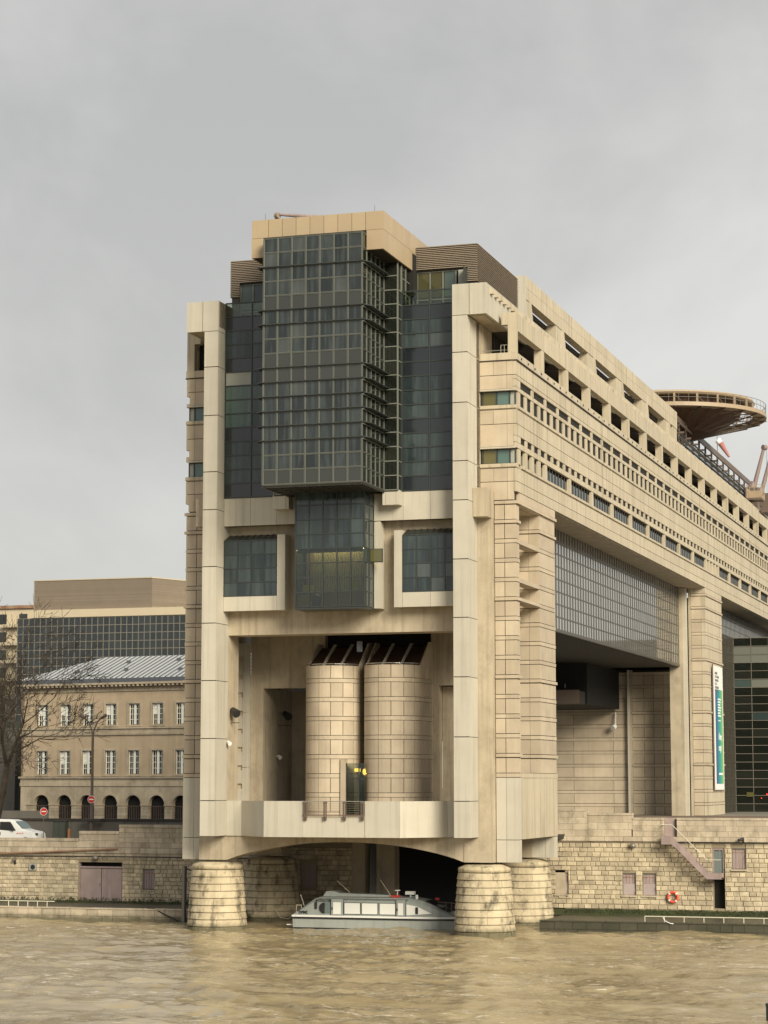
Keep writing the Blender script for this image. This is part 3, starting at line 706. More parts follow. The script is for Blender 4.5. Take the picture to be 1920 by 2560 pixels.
# ---- front end face of the side wings (Y=3.1)
for sg in (1,-1):
    def fbx(P,x0,x1,*a):
        if sg>0: return P.box(x0,x1,*a)
        return P.box(-x1,-x0,*a)
    for z0,z1 in ((37.40,38.37),(36.45,37.40),(34.05,35.04),(32.5,34.05),(30.12,31.04),(28.86,30.12)):
        for a,c in ((9.47,11.34),(11.36,11.77)): 
            if z1-z0<1.02 and a<10 and z0!=36.45: fbx(StoneP,9.47,10.4,3.10,3.32,z0+g,z1-g); fbx(StoneP,10.42,11.34,3.10,3.32,z0+g,z1-g)
            else: fbx(StoneP,a,c,3.10,3.32,z0+g,z1-g)
        fbx(core,9.5,11.76,3.14,3.9,z0,z1)
    fbx(Clad,9.47,11.9,3.02,3.3,36.33,36.44) ; fbx(Clad,9.47,11.9,3.02,3.3,32.38,32.49)
    for zs in (35.06,31.06):
        for a,c in ((9.46,11.34),(11.36,12.02)): fbx(Sill,a,c,3.10,3.6,zs,zs+.29); fbx(Sill,a,c,3.02,3.095,zs+.05,zs+.24)
    for zs,zt in ((35.36,36.32),(31.36,32.37)):
        for a,c,m in ((9.62,10.55,'olive'),(10.62,11.45,'teal')):
            if sg<0: m='teal'
            fbx(MB(),a,c,3.40,3.44,zs+.05,zt-.05).build('corner_window_pane',m,B) 
        fb=MB(); 
        for a,c in ((9.5,9.62),(10.55,10.62),(11.45,11.52),(11.84,11.90)): fbx(fb,a,c,3.34,3.5,zs,zt)
        fbx(fb,9.5,11.9,3.34,3.5,zs,zs+.05); fbx(fb,9.5,11.9,3.34,3.5,zt-.05,zt); fb.build('corner_window_frame','framed',B)
        fbx(MB(),11.52,11.84,3.40,3.44,zs+.05,zt-.05).build('corner_window_pane','blind',B)
        fbx(dark,9.6,11.4,4.0,4.1,zs,zt)
    # rusticated front pier of the wing: courses 10.45..12
    zt=28.84; k=0
    while zt>10.2:
        tor=k in (0,1,5,9,13)
        for a,c in ((10.45,11.13),(11.15,11.95)):
            fbx(Band,a,c,3.10,4.0,zt-.29+g,zt-g)
            if tor: fbx(Band,a,c+(.09 if c>11.5 else 0),3.01,3.095,zt-.24,zt-.05)
            lo=zt-1.302+g; 
            if zt-1.302>=10.2: fbx(StoneP,a,c-.03,3.10,3.97,lo,zt-.29-g)
        if tor: fbx(Band,11.955,12.04,3.10,4.0,zt-.24,zt-.05)
        zt-=1.302; k+=1
    fbx(core,10.5,11.88,3.14,3.94,4.9,28.8)
    for a,c in ((10.45,11.13),(11.15,11.95)):
        fbx(Clad,a,c,3.10,4.0,6.24,10.30); fbx(Clad,a,c,3.10,4.0,4.75,6.20)
# lower side cladding and back pier (right side in full detail)
y=4.0; ys=[4.02,6.1,7.6,9.7,11.3,13.0,14.5]
for a,c in zip(ys[:-1],ys[1:]): SideP.box(11.78,11.97,a+.006,c-.006,6.24,10.28)
SideP.box(11.6,12.0,4.02,14.5,10.30,10.60)
core.box(10.5,11.76,4.0,14.45,6.3,10.2)
Clad.box(10.2,11.3,13.4,14.5,4.75,6.2); Clad.box(11.32,11.95,13.4,14.5,4.75,6.2); conc.box(8.4,10.4,13.3,15.3,4.75,28)
conc.box(-10.4,-8.4,13.3,15.3,4.75,28)
zt=28.40; k=0
zt=28.84
while zt>11.0:
    tor=k in (1,9,13)
    for a,c in ((10.45,11.18),(11.20,11.95)):
        if k>0: Band.box(a,c,9.66,14.5,zt-.29+g,zt-g)
        if tor: Band.box(a,c+(.09 if c>11.5 else 0),9.57,9.655,zt-.24,zt-.05)
        if zt-1.302>10.5 or True: StoneP.box(a,c-.02 if c>11.5 else c,9.66,14.48,max(zt-1.302,10.61)+g,(zt-.29-g) if k>0 else 28.83)
    if tor: Band.box(11.955,12.04,9.66,14.5,zt-.24,zt-.05)
    if k in (2,4,5): # shelves spanning the slot
        Band.box(11.1,11.95,4.02,9.64,zt-.29,zt); 
        if k==5: Band.box(11.955,12.04,4.02,9.64,zt-.24,zt-.05)
    zt-=1.302; k+=1
core.box(10.5,11.88,9.72,14.4,10.6,28.8)
conc.box(10.2,10.44,4.0,14.4,20.0,28.8); conc.box(10.2,10.44,9.66,14.4,10.6,20.0)
Band.box(11.6,12.0,4.02,9.64,28.55,28.84); Band.box(12.005,12.09,3.1,14.5,28.60,28.79); StoneP.box(11.6,11.98,4.02,14.5,28.86,29.40); conc.box(10.45,11.59,4.02,9.64,28.50,29.40)
# ---- big opening 1: recessed curtain wall, soffit, pier 2
FX=Fr((9.5,14.5,0),(0,1,0),(1,0,0))
CW=Pieces('curtain_glass_pane','mirror',B); nC=66
for i in range(nC):
    for k in range(8): CW.fbox(FX,i*.985+.04,(i+1)*.985-.04,-.03,0,21.65+k*.97+.03,21.65+(k+1)*.97-.03)
CW.done()
b=MB()
for i in range(nC+1): FX.box(b,i*.985-.10,i*.985+.10,-.05,.035,21.60,29.36)
b.build('curtain_wall_mullions','framem',B)
b=MB()
for k in range(9): FX.box(b,0,nC*.985,-.05,.03,21.65+k*.97-.055,21.65+k*.97+.055)
FX.box(b,0,nC*.985,-.3,.1,21.45,21.62); b.build('curtain_wall_transoms','framem',B)
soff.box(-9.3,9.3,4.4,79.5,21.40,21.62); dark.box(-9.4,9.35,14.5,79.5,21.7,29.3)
# second curtain wall
FX2=Fr((9.5,91.6,0),(0,1,0),(1,0,0)); CW=Pieces('curtain_glass_pane','mirror',B,limit=0,stuff='far_curtain_glass')
for i in range(66):
    for k in range(8): CW.fbox(FX2,i*.985+.04,(i+1)*.985-.04,-.03,0,21.65+k*.97+.03,21.65+(k+1)*.97-.03)
CW.done()
b=MB()
for i in range(67): FX2.box(b,i*.985-.10,i*.985+.10,-.05,.035,21.60,29.36)
for k in range(9): FX2.box(b,0,65,-.05,.05,21.65+k*.97-.035,21.65+k*.97+.035)
b.build('far_curtain_wall_mullions','framem',B,kind='stuff'); dark.box(-9.4,9.35,91.6,158,21.7,29.3)
# pier 2 (Y 81..91.5)
def rustpier(y0,y1):
    zt=28.84; k=0
    while zt>6.8:
        zb=max(zt-1.302,6.7)
        tor=k in (0,1,5,9,13)
        Band.box(10.56,11.55,y0,y0+.4,zt-.29+g,zt-g); Band.box(11.57,12,y0,y1,zt-.29+g,zt-g)
        if tor: Band.box(10.56,12.09,y0-.09,y0-.005,zt-.24,zt-.05); Band.box(12.005,12.09,y0,y1,zt-.24,zt-.05)
        StoneP.box(10.56,11.55,y0,y0+.4,zb+g,zt-.29-g); SideP.box(11.57,11.98,y0,y1,zb+g,zt-.29-g)
        zt-=1.302; k+=1
    conc.box(10.25,10.54,y0,y1,6.7,29.36); core.box(10.56,11.9,y0+.05,y1-.05,6.7,28.9); SideP.box(10.56,12.0,y0,y1,28.86,29.40)
rustpier(81,91.5); rustpier(158,168)
conc.box(8.55,9.9,79.6,81.2,6.7,29.3)
MB().box(9.9,10.2,79.9,80.7,6.7,29.3).build('pillar_lit_side','clad',B)  # paler cladding strip paints the sunlit side of the pillar
# back wall in the opening: panels
for x0,x1,nx,Yw in ((-11,3.35,0,84.5),(3.8,8.5,5,84.3)):
    zt=21.2; k=0
    xs=[-11,-8,-5,-2.4,1.75,3.3] if nx==0 else [3.8,5.0,6.0,7.0,8.5]
    while zt>6.9:
        zb=max(zt-1.335,6.7)
        for a,c in zip(xs[:-1],xs[1:]): StoneP.box(a+g,c-g,Yw,Yw+.2,zb+g,zt-.31-g)
        Band.box(xs[0],xs[-1],Yw,Yw+.2,zt-.30,zt-g)
        if nx and k in (3,7): Band.box(xs[0],xs[-1],Yw-.1,Yw-.005,zt-.26,zt-.04)
        zt-=1.335; k+=1
Clad.box(3.36,3.62,83.9,84.6,6.7,21.4); conc.box(3.62,3.8,84.3,84.7,6.7,21.4); core.box(-11,8.5,84.72,85.2,6.7,21.4)
soff.box(-2.5,2.3,66,68.6,17.4,18.6); MB().box(-2.5,2.3,65.9,66,17.4,18.7).box(.9,1.0,65.9,66,18.9,19.3).build('gantry_parapet','browns',B); dark.box(-9.5,2.5,68.6,84,17.4,21.4)
t=tag(MB().tube((2.1,84.2,17.1),(2.1,84.0,15.8),.05).tube((2.1,83.9,15.7),(1.9,83.5,15.5),.22,.28,10).build('spot_camera','white',base=(2.1,84,15.7)),'small white camera hanging on the panelled wall below the dark soffit','camera')

# ---- glass front between the columns (Y=1.35)
FW=Fr((0,1.35,0),(1,0,0),(0,-1,0))
Pn=Pieces('glass_pane','glass',B); Pw=Pieces('wall_glass_pane','glass2',B); Sp=Pieces('spandrel_pane','spand',B); Spb=Pieces('wall_spandrel_pane','spandb',B)
fl=MB(); fd=MB(); fd2=MB()      # light bay frame / dark wall frame
Z0=29.52; DZ=.978
for a0,a1,cut in ((-8.38,-6.42,0),(-6.42,-4.47,0),(4.47,6.43,0),(6.43,8.38,0)):
    for k in range(14):
        z0=Z0+k*DZ
        if k==13:
            FW.box(MB(),a0+.04,a1-.04,-.03,0,z0+.05,z0+DZ-.06).build('balustrade_glass','clear',B); continue
        PP=Spb if k in ((0,4,9,12) if a0<0 else (0,4,8,9,12)) else Pw
        sp='blind' if (a0<-8 and k==8) else ('teald' if (a0<-8 and k in (5,6,7)) else None)
        if sp: FW.box(MB(),a0+.04,a1-.04,-.03,0,z0+.04,z0+DZ-.04).build('pale_wall_pane' if sp=='blind' else 'green_wall_pane',{'blind':'blind','teald':'greeng'}[sp],B)
        else: PP.fbox(FW,a0+.04,a1-.04,-.03,0,z0+.04,z0+DZ-.04)
for k in range(15): 
    FW.box(fd,-8.40,-4.45,-.06,.05,Z0+k*DZ-.04,Z0+k*DZ+.04); FW.box(fd2,4.45,8.40,-.06,.05,Z0+k*DZ-.04,Z0+k*DZ+.04)
for a in (-8.37,-6.42,-4.47,4.47,6.43,8.37): FW.box(fd if a<0 else fd2,a-.04,a+.04,-.06,.06,Z0,Z0+14*DZ)
soff.box(-8.4,8.4,1.45,4.0,42.0,42.15); dark.box(-8.38,8.38,1.6,14,29.6,41.9)
# ---- projecting bay
def glaze(fr,a0,na,da,z0,nz,dz,spand,P,PS,fm,wide=.05,skip=None,depth=.05):
    for i in range(na):
        for k in range(nz):
            if skip and skip(i,k): continue
            (PS if k in spand else P).fbox(fr,a0+i*da+wide,a0+(i+1)*da-wide,-.03,.0,z0+k*dz+wide,z0+(k+1)*dz-wide)
    for i in range(na+1): fr.box(fm,a0+i*da-wide,a0+i*da+wide,-.06,depth,z0,z0+nz*dz)
    for k in range(nz+1): fr.box(fm,a0,a0+na*da,-.05,depth-.012,z0+k*dz-wide*.9,z0+k*dz+wide*.9)
def joints(fr,a0,na,da,z0,nz,dz,mb,w=.018,d=.055):
    for i in range(na+1): fr.box(mb,a0+i*da-w,a0+i*da+w,.03,d,z0,z0+nz*dz)
    for k in range(nz+1): fr.box(mb,a0,a0+na*da,.03,d-.006,z0+k*dz-w,z0+k*dz+w)
BX=3.45; BY=-4.3; BZ=29.5
FB=Fr((-BX,BY,0),(1,0,0),(0,-1,0)); DX=6.9/7
SPB={0,7,8,12}
glaze(FB,0,7,DX,BZ,17,DZ,SPB,Pn,Sp,fl,.05)
jd=MB(); joints(FB,0,7,DX,BZ,17,DZ,jd)
SD=.958
Ps=Pieces('side_glass_pane','dglass',B)
for sg in (1,-1):
    fr=Fr((sg*BX,BY,0),(0,1,0),(sg,0,0)); glaze(fr,0,5,SD,BZ,17,DZ,(),Ps,Ps,fl,.045); joints(fr,0,5,SD,BZ,17,DZ,jd)
    y1=BY+5*SD
    fr=Fr((sg*BX,y1,0),(sg,0,0),(0,-1,0)); glaze(fr,0,1,.98,BZ,16,DZ,(),Ps,Ps,fl,.04)
    fr=Fr((sg*(BX+.98),y1,0),(0,1,0),(sg,0,0)); glaze(fr,0,1,.88,BZ,14,DZ,(),Ps,Ps,fl,.04)
    fr=Fr((sg*(BX+.98),y1+.88,0),(0,1,0),(sg,0,0)); glaze(fr,0,3,.95,BZ+13*DZ,3,DZ,(),Ps,Ps,fl,.04)
jd.build('frame_joints','black',B)
dark.box(-BX+.1,BX-.1,BY+.15,1.3,BZ+.1,BZ+17*DZ-.1); dark.box(-BX-.9,BX+.9,y1+.1,4.0,BZ+.1,45.05); dark.box(-4.72,4.72,3.2,9,43.3,46.3)
# underside of the bay
b=MB().box(-BX,BX,BY+.02,1.3,BZ-.12,BZ-.02).box(-BX-.98,BX+.98,y1,1.3,BZ-.12,BZ-.02); b.build('bay_underside','soffit',B)
P=Pieces('underside_rib','framed',B)
for i in range(8): P.box(-BX+i*DX-.04,-BX+i*DX+.04,BY,1.3,BZ-.17,BZ-.13)
for i in range(6): P.box(-BX,BX,BY+i*SD-.04,BY+i*SD+.04,BZ-.20,BZ-.171)
P.done()
# sun shade fins
P=Pieces('sun_shade_fin','framed',B)
for k in (15,12,11,8,7,6,5,4,3):
    z=BZ+k*DZ
    for x0,x1,y0,y1f in ((-BX-.5,BX+.06,BY-.18,BY-.08),): P.box(-BX-.12,BX+.12,BY-.20,BY-.06,z-.02,z+.03)
    for sg in (1,-1):
        mb=MB(); x0=sg*(BX+.07); x1=sg*(BX+.5)
        mb.prism([(x0,BY-.2),(x1,BY+.55),(x1,y1-.2),(x0,y1-.05)] if sg>0 else [(x1,BY+.1),(x0,BY-.2),(x0,y1-.05),(x1,y1-.2)],z-.02,z+.03,'Z'); P.add(mb)
P.done()
P=Pieces('fin_rail','frame',B)
for k in (15,12,11,8,7,6,5,4,3):
    z=BZ+k*DZ; P.box(BX+.06,BX+.10,BY,y1-.5,z-.14,z-.07)
P.done()
# ---- roof box of tan panels
RY=-3.5; RX=4.66; ZT=47.68
xs=[-RX,-3.45,-2.465,-1.48,-.495,.49,1.475,2.46,3.42,RX]
for a,c in zip(xs[:-1],xs[1:]): Roofp.box(a+g*.7,c-g*.7,RY,RY+.15,46.44,ZT)
for sg in (1,-1):
    a,c=(3.50,RX) if sg>0 else (-RX,-3.82)
    Roofp.box(a,c-.0,RY,RY+.15,45.10,46.42)
    y=RY+.16; st=1.0
    while y<9.5:
        q=min(y+st,9.5)
        for z0,z1 in ((45.10,46.42),(46.44,ZT)): Roofp.box(*((RX-.12,RX) if sg>0 else (-RX,-RX+.12)),y+.008,q-.008,z0,z1)
        y=q
    soff.box(*((3.5,RX-.13) if sg>0 else (-RX+.13,-3.5)),RY+.16,9,45.12,45.25)
core.box(-RX+.05,RX-.13,RY+.1,9.4,ZT-.12,ZT-.02); core.box(-3.8,3.49,RY+.08,RY+.14,46.2,46.5); core.box(RX-.22,RX-.13,RY+.2,9.4,45.3,ZT-.1)
# ---- louvred plant boxes (Y=4)
Lv=Pieces('louvre_slat','slat',B)
z=44.2
for i in range(21):
    z0=44.27+i*.128
    full=z0>45.2
    for sg in (1,-1):
        if full: Lv.box(*((4.68,9.1) if sg>0 else (-9.1,-4.68)),3.96,4.06,z0,z0+.062)
        else: Lv.box(*((8.4,9.1) if sg>0 else (-9.1,-8.4)),3.96,4.06,z0,z0+.062)
        Lv.box(*((9.04,9.14) if sg>0 else (-9.14,-9.04)),4.07,15.5,z0,z0+.035)
Lv.done()
for sg in (1,-1): 
    core.box(*((4.68,9.02) if sg>0 else (-9.02,-4.68)),4.09,15.4,45.22,46.90); core.box(*((8.45,9.02) if sg>0 else (-9.02,-8.45)),4.09,15.4,43.2,45.2)
    # penthouse windows under the louvres
    fr=Fr((4.7 if sg>0 else -8.4,4.3,0),(1,0,0),(0,-1,0))
    for i in range(3 if sg>0 else 4):
        fr.box(MB(),i*.95+.05,(i+1)*.95-.05,-.03,0,43.35,45.12).build('penthouse_pane','olived' if (sg>0 and i<2) else 'teald2',B)
    fb=MB()
    for i in range(5): fr.box(fb,i*.93-.05,i*.93+.05,-.05,.06,42.2,45.2)
    for zz in (43.2,45.16): fr.box(fb,0,3.72,-.05,.05,zz-.05,zz+.05)
    fb.build('penthouse_frame','frame',B); fr.box(MB(),0,3.7,-.08,-.04,42.2,43.15).build('penthouse_sill','spandb',B)
MB().box(7.75,8.25,3.95,4.0,43.3,45.1).build('pale_pane','blind',B)
b=MB().hexa([(8.3,3.2,43.3),(8.36,3.2,43.3),(8.42,4.2,43.3),(8.3,4.2,43.3),(8.3,3.2,45.15),(8.36,3.2,45.15),(8.42,4.2,45.15),(8.3,4.2,45.15)]); b.build('open_penthouse_sash','framed',B)
dark.box(4.7,8.4,4.5,14,42.3,45.1); dark.box(-8.4,-4.7,4.5,14,42.3,45.1)
conc.box(-8.4,8.4,14,158,41.4,43.2)
# ---- stone band, recess wall, beam
for sg in (1,-1):
    for a,c in ((2.47,4.53),(4.55,6.43),(6.45,8.38)):
        Clad.box(*((a,c) if sg>0 else (-c,-a)),1.35,1.6,27.55,29.46)
    # corbel blocks under the bay
    a,c=3.35,4.5
    Clad.box(*((a,a+.2) if sg>0 else (-a-.2,-a)),.5,1.34,28.5,29.46); Clad.box(*((a+.22,c) if sg>0 else (-c,-a-.22)),.5,1.34,28.5,29.46)
core.box(-8.38,8.38,1.62,2.39,27.6,29.5)
conc.box(-8.40,8.40,2.40,4.35,20.07,29.4)
# side windows with projecting surround
for sg in (1,-1):
    def sbx(P,x0,x1,*a):
        if sg>0: return P.box(x0,x1,*a)
        return P.box(-x1,-x0,*a)
    for a,c in ((4.50,6.43),(6.45,8.38)): sbx(Clad,a,c,1.35,1.55,21.67,22.66)
    sbx(Clad,3.90,4.48,1.35,2.38,21.67,26.86); sbx(conc,4.5,8.38,1.56,2.39,21.69,22.6)
    fr=Fr((4.5 if sg>0 else -8.38,1.38,0),(1,0,0),(0,-1,0))
    fs=MB()
    W4=[0,.98,1.97,2.95,3.88] if sg>0 else [0,1.02,2.0,2.98,3.88]
    for i in range(4):
        for k in range(4): Pw.fbox(fr,W4[i]+.035,W4[i+1]-.035,-.03,0,22.68+k*.955+.035,22.68+(k+1)*.955-.035)
        fr.box(fs,W4[i]-.03,W4[i]+.03,-.05,.04,22.66,26.5)
    for k in range(5): fr.box(fs,0,3.88,-.05,.034,22.68+k*.955-.03,22.68+k*.955+.03)
    fs.build('side_window_frame','framed',B)
    sl=MB(); x0,x1=(4.5,8.38) if sg>0 else (-8.38,-4.5)
    sl.hexa([(x0,1.36,26.50),(x1,1.36,26.50),(x1,2.36,26.50),(x0,2.36,26.50),(x0,1.36,26.56),(x1,1.36,26.56),(x1,2.36,26.98),(x0,2.36,26.98)]); sl.build('window_hood','framed',B)
    P=Pieces('hood_rib','framem',B)
    for i in range(9): 
        xx=x0+.1+i*.45; P.add(MB().hexa([(xx,1.35,26.57),(xx+.05,1.35,26.57),(xx+.05,2.36,26.99),(xx,2.36,26.99),(xx,1.35,26.60),(xx+.05,1.35,26.60),(xx+.05,2.36,27.03),(xx,2.36,27.03)]))
    P.done()
    sbx(dark,4.6,8.3,1.5,2.3,22.7,26.45)
    sbx(Clad,2.50,2.93,1.35,2.38,21.62,27.5)   # pilasters beside lower bay
fl.build('bay_frame','frame',B); fd.build('wall_frame','framed',B); fd2.build('wall_frame','framed',B)
Pn.done(); Pw.done(); Sp.done(); Spb.done(); Ps.done()
# ---- lower glass bay with furnished room behind clear glass
LB=Fr((-2.45,-.6,0),(1,0,0),(0,-1,0)); fm=MB()
Pc=Pieces('clear_bay_pane','clear',B); Pg=Pieces('bay_glass_pane','glass2',B)
for i in range(5):
    for k in range(8):
        (Pc if k in (0,1,2,3) else Pg).fbox(LB,i*.98+.035,(i+1)*.98-.035,-.02,0,21.67+k*.978+.035,21.67+(k+1)*.978-.035)
for i in range(6): LB.box(fm,i*.98-.035,i*.98+.035,-.05,.05,21.62,29.4)
for k in range(9): LB.box(fm,0,4.9,-.05,.042,21.67+k*.978-.035,21.67+k*.978+.035)
for sg in (1,-1):
    fr=Fr((sg*2.45,-.6,0),(0,1,0),(sg,0,0))
    for i in range(2):
        for k in range(8):
            if sg>0 and i==1 and k==3: continue
            Pg.fbox(fr,i*.98+.035,(i+1)*.98-.035,-.02,0,21.67+k*.978+.035,21.67+(k+1)*.978-.035)
    for i in range(3): fr.box(fm,i*.98-.03,i*.98+.03,-.05,.045,21.62,29.4)
    for k in range(9): fr.box(fm,0,1.96,-.05,.038,21.67+k*.978-.03,21.67+k*.978+.03)
Pc.done(); Pg.done()
fm.build('lower_bay_frame','framed',B)
s_=MB().box(2.48,3.42,.35,.40,24.62,25.55).build('open_window_sash','framed',B); MB().box(2.55,3.35,.32,.35,24.68,25.5).build('sash_pane','olive',s_)
MB().box(-2.45,2.45,-.6,1.34,21.5,21.62).build('lower_bay_floor','framed',B)
dark.box(-2.3,2.3,1.25,1.34,21.7,29.3); dark.box(-2.35,2.35,-.45,1.2,25.7,29.2)
P=Pieces('curtain_fold','curt',B)
x=-1.35
while x<2.3:
    if not(-.0<x<.0): P.box(x,x+.10,.0+random.uniform(0,.10),.16,22.7,25.45)
    x+=.17
P.done()
MB().box(-2.1,-1.45,-.1,.4,22.68,23.2).build('yellow_cushion','yellow',B); MB().box(1.35,1.8,.0,.04,22.75,23.4).build('yellow_cloth','yellow',B)
MB().box(-2.4,-1.6,-.3,.3,21.7,22.55).build('ochre_armchair','ochre',B)
MB().revolve([(0,22.62),(.3,22.5),(.42,22.2),(.3,21.75),(0,21.7)],-1.05,-.1,14).build('grey_armchair','spand',B,True)
MB().box(-2.4,2.4,-.5,1.2,21.64,21.69).build('room_floor','curt',B)
MB().box(-2.3,2.3,-.52,-.44,25.30,25.66).build('glow_mask_strip','framed',B); MB().box(-2.2,2.2,-.35,1.05,25.64,25.68).build('lit_ceiling_panel','roomlamp',B)  # front strip added to keep the glowing ceiling panel out of view
MB().box(-2.3,2.3,1.2,1.24,21.7,25.5).build('room_back_wall','browns',B)
# ---- portal: walls behind the beam

conc.box(-9.35,-8.4,9.33,10.2,7.7,21.3); conc.box(-8.4,-3.7,9.33,10.2,16.7,21.3); conc.box(4.15,4.72,9.33,10.2,7.7,21.3); conc.box(4.72,9.4,9.33,10.2,16.75,21.3); conc.box(7.7,9.4,9.33,10.2,7.7,16.75)
conc.box(-8.9,-8.42,10.2,15.4,7.7,16.7); conc.box(-8.4,-6.2,15.4,15.9,7.7,16.7)
MB().box(4.74,5.6,10.2,14.0,7.7,16.7).build('passage_wall','conc',B)
dark.box(-6.2,9,18,18.2,13,21.2); dark.box(5.7,8.4,10.4,10.6,7.7,16.7); dark.box(-3.7,4.15,9.9,10.1,16.5,21.3)
StoneP.box(-10.3,-9.90,9.25,9.4,7.7,20.0)
zt=20.0; P=Pieces('narrow_stone','clad',B)
while zt>8.5: P.box(-10.35,-9.92,9.10,9.24,zt-.98,zt-.03); zt-=1.302
P.done()
for z0,z1 in ((7.75,11.05),(11.08,14.98),(15.0,19.98)): Clad.box(-9.90,-9.37,9.12,9.32,z0,z1)
# things seen through the left passage
P=Pieces('passage_baluster','clad',B)
for i in range(9): P.box(-6.1+i*.22,-6.02+i*.22,15.0,15.08,11.6,15.0)
P.done(); MB().box(-6.2,-4.0,15.0,15.1,15.0,15.1).box(-6.2,-4.0,14.9,15.2,11.4,11.6).build('passage_rail','clad',B)
MB().box(-6.2,-6.0,14.9,15.4,7.7,11.4).box(-5.6,-5.5,15.1,15.4,7.7,11.3).build('passage_post','clad',B); MB().box(-6.0,-3.0,16.2,16.4,7.7,11.3).build('passage_door','dark',B)
MB().box(-6.3,-3,17,17.4,11.6,17).build('passage_stone_wall','stone',B); MB().box(-4.6,-4.0,16.9,16.99,14.6,16.9).build('passage_window','teal',B); MB().box(-4.9,-3.8,16.9,16.99,11.6,13.3).build('passage_grille','framed',B)
# floor
conc.prism([(-8.4,2.6),(-7.1,2.6),(-4.6,.15),(4.6,.15),(7.1,2.6),(8.4,2.6),(8.4,4.3),(-8.4,4.3)],7.36,7.70,'Z'); conc.box(-10.3,10.3,4.3,18,7.3,7.68)
# ---- cylindrical stair towers
def tower(cx,cy,r,nm):
    T=Pieces('tower_panel','stone',B); TB=Pieces('tower_band','stone',B); K=8
    rows=[7.7]; zt=18.02
    z=9.3-.29; lv=[]
    z=17.12
    while z>7.7: lv.append(z); z-=1.305
    tops=[18.02]+[v-.30 for v in lv]; bots=[v for v in lv]+[7.7]
    def arc(P,a0,a1,z0,z1,dr=0,st=3):
        mb=MB()
        for i in range(st+1):
            a=a0+(a1-a0)*i/st
            for rr,z in ((r-.1,z0),(r+dr,z0),(r+dr,z1),(r-.1,z1)): mb.v.append((cx+rr*math.cos(a),cy+rr*math.sin(a),z))
        for i in range(st):
            for q in range(4): mb.f.append((i*4+q,(i+1)*4+q,(i+1)*4+(q+1)%4,i*4+(q+1)%4))
        mb.f+=[(0,1,2,3),(st*4+3,st*4+2,st*4+1,st*4)]; P.add(mb)
    for zt,zb in zip(tops,bots):
        for k in range(K-1):
            a0=math.pi+math.pi*k/(K-1); a1=math.pi+math.pi*(k+1)/(K-1); arc(T,a0+.011,a1-.011,zb+.018,zt-.018)
        for ys in (0,.62,1.24,1.86,2.5):
            for sx in (-1,1): 
                xx=cx+sx*r; T.box(min(xx,xx-sx*.1),max(xx,xx-sx*.1),cy+ys+.014,cy+ys+.605 if ys<2.4 else cy+3.02,zb+.012,zt-.012)
    for v in lv:
        for a0,a1 in ((math.pi,math.pi*1.43),(math.pi*1.43,math.pi*2)): arc(TB,a0+.010,a1-.010,v-.285,v-.018,0,8)
        for sx in (-1,1): xx=cx+sx*r; TB.box(min(xx,xx-sx*.1),max(xx,xx-sx*.1),cy+.01,cy+3.02,v-.29,v-.01)
    T.done(); TB.done()
    MB().revolve([(r-.09,7.7),(r-.09,18.0)],cx,cy,28,math.pi,2*math.pi).box(cx-r+.1,cx+r-.1,cy,cy+3.0,7.7,17.9).build('tower_core','core',B)
    # slanted top: side triangles and dark sloping glass
    for sx in (-1,1):
        xx=cx+sx*r; MB().prism([(cy-.05,18.0),(cy+3.02,18.0),(cy+3.02,19.75),(cy+2.1,19.75)],min(xx,xx-sx*.1),max(xx,xx-sx*.1),'X').build('tower_gable','stone',B)
    for i in range(1,3):
        xx=cx-r+i*2*r/3; MB().prism([(cy-.6,18.0),(cy-.3,18.0),(cy+2.5,19.7),(cy+2.1,19.7)],xx-.06,xx+.06,'X').build('roof_fin','clad',B)
    MB().hexa([(cx-r+.1,cy-.2,18.0),(cx+r-.1,cy-.2,18.0),(cx+r-.1,cy+2.9,18.0),(cx-r+.1,cy+2.9,18.0),(cx-r+.1,cy-.1,18.03),(cx+r-.1,cy-.1,18.03),(cx+r-.1,cy+2.9,19.5),(cx-r+.1,cy+2.9,19.5)]).build('sloping_roof_glass','roofb',B)
    pts=[(cx+(r-.05)*math.cos(a),cy+(r-.05)*math.sin(a),18.12) for a in [math.pi*1.03+math.pi*.94*i/16 for i in range(17)]]
    MB().path(pts,.035,6).build('tower_rail','steel',B)
tower(-2.05,6.3,1.92,'l'); tower(2.30,6.3,2.0,'r')
# porch between the towers
MB().box(-.95,-.60,4.55,6,7.7,11.58).build('porch_jamb','stone',B)
MB().box(-.6,.78,4.75,4.8,7.7,11.3).build('porch_glass','clear',B); MB().box(-.62,-.55,4.7,4.85,7.7,11.3).box(.3,.36,4.7,4.85,7.7,11.3).box(-.6,.78,4.7,4.85,10.2,10.26).build('porch_frame','framed',B); dark.box(-.6,1.0,6.9,7.0,7.7,11.3)
MB().revolve([(0,10.95),(.16,10.9),(.22,10.7),(.16,10.52),(0,10.48)],.62,5.3,12).build('lit_porch_lamp','lamp',B,True)
MB().box(-.45,.15,5.6,5.63,10.72,10.95).build('lit_porch_panel','lamp',B)
P=Pieces('louvre_strip','steel',B)
for i in range(6): P.box(-1.05+i*.07,-1.02+i*.07,8.5,8.53,18.3,19.9)
P.done()
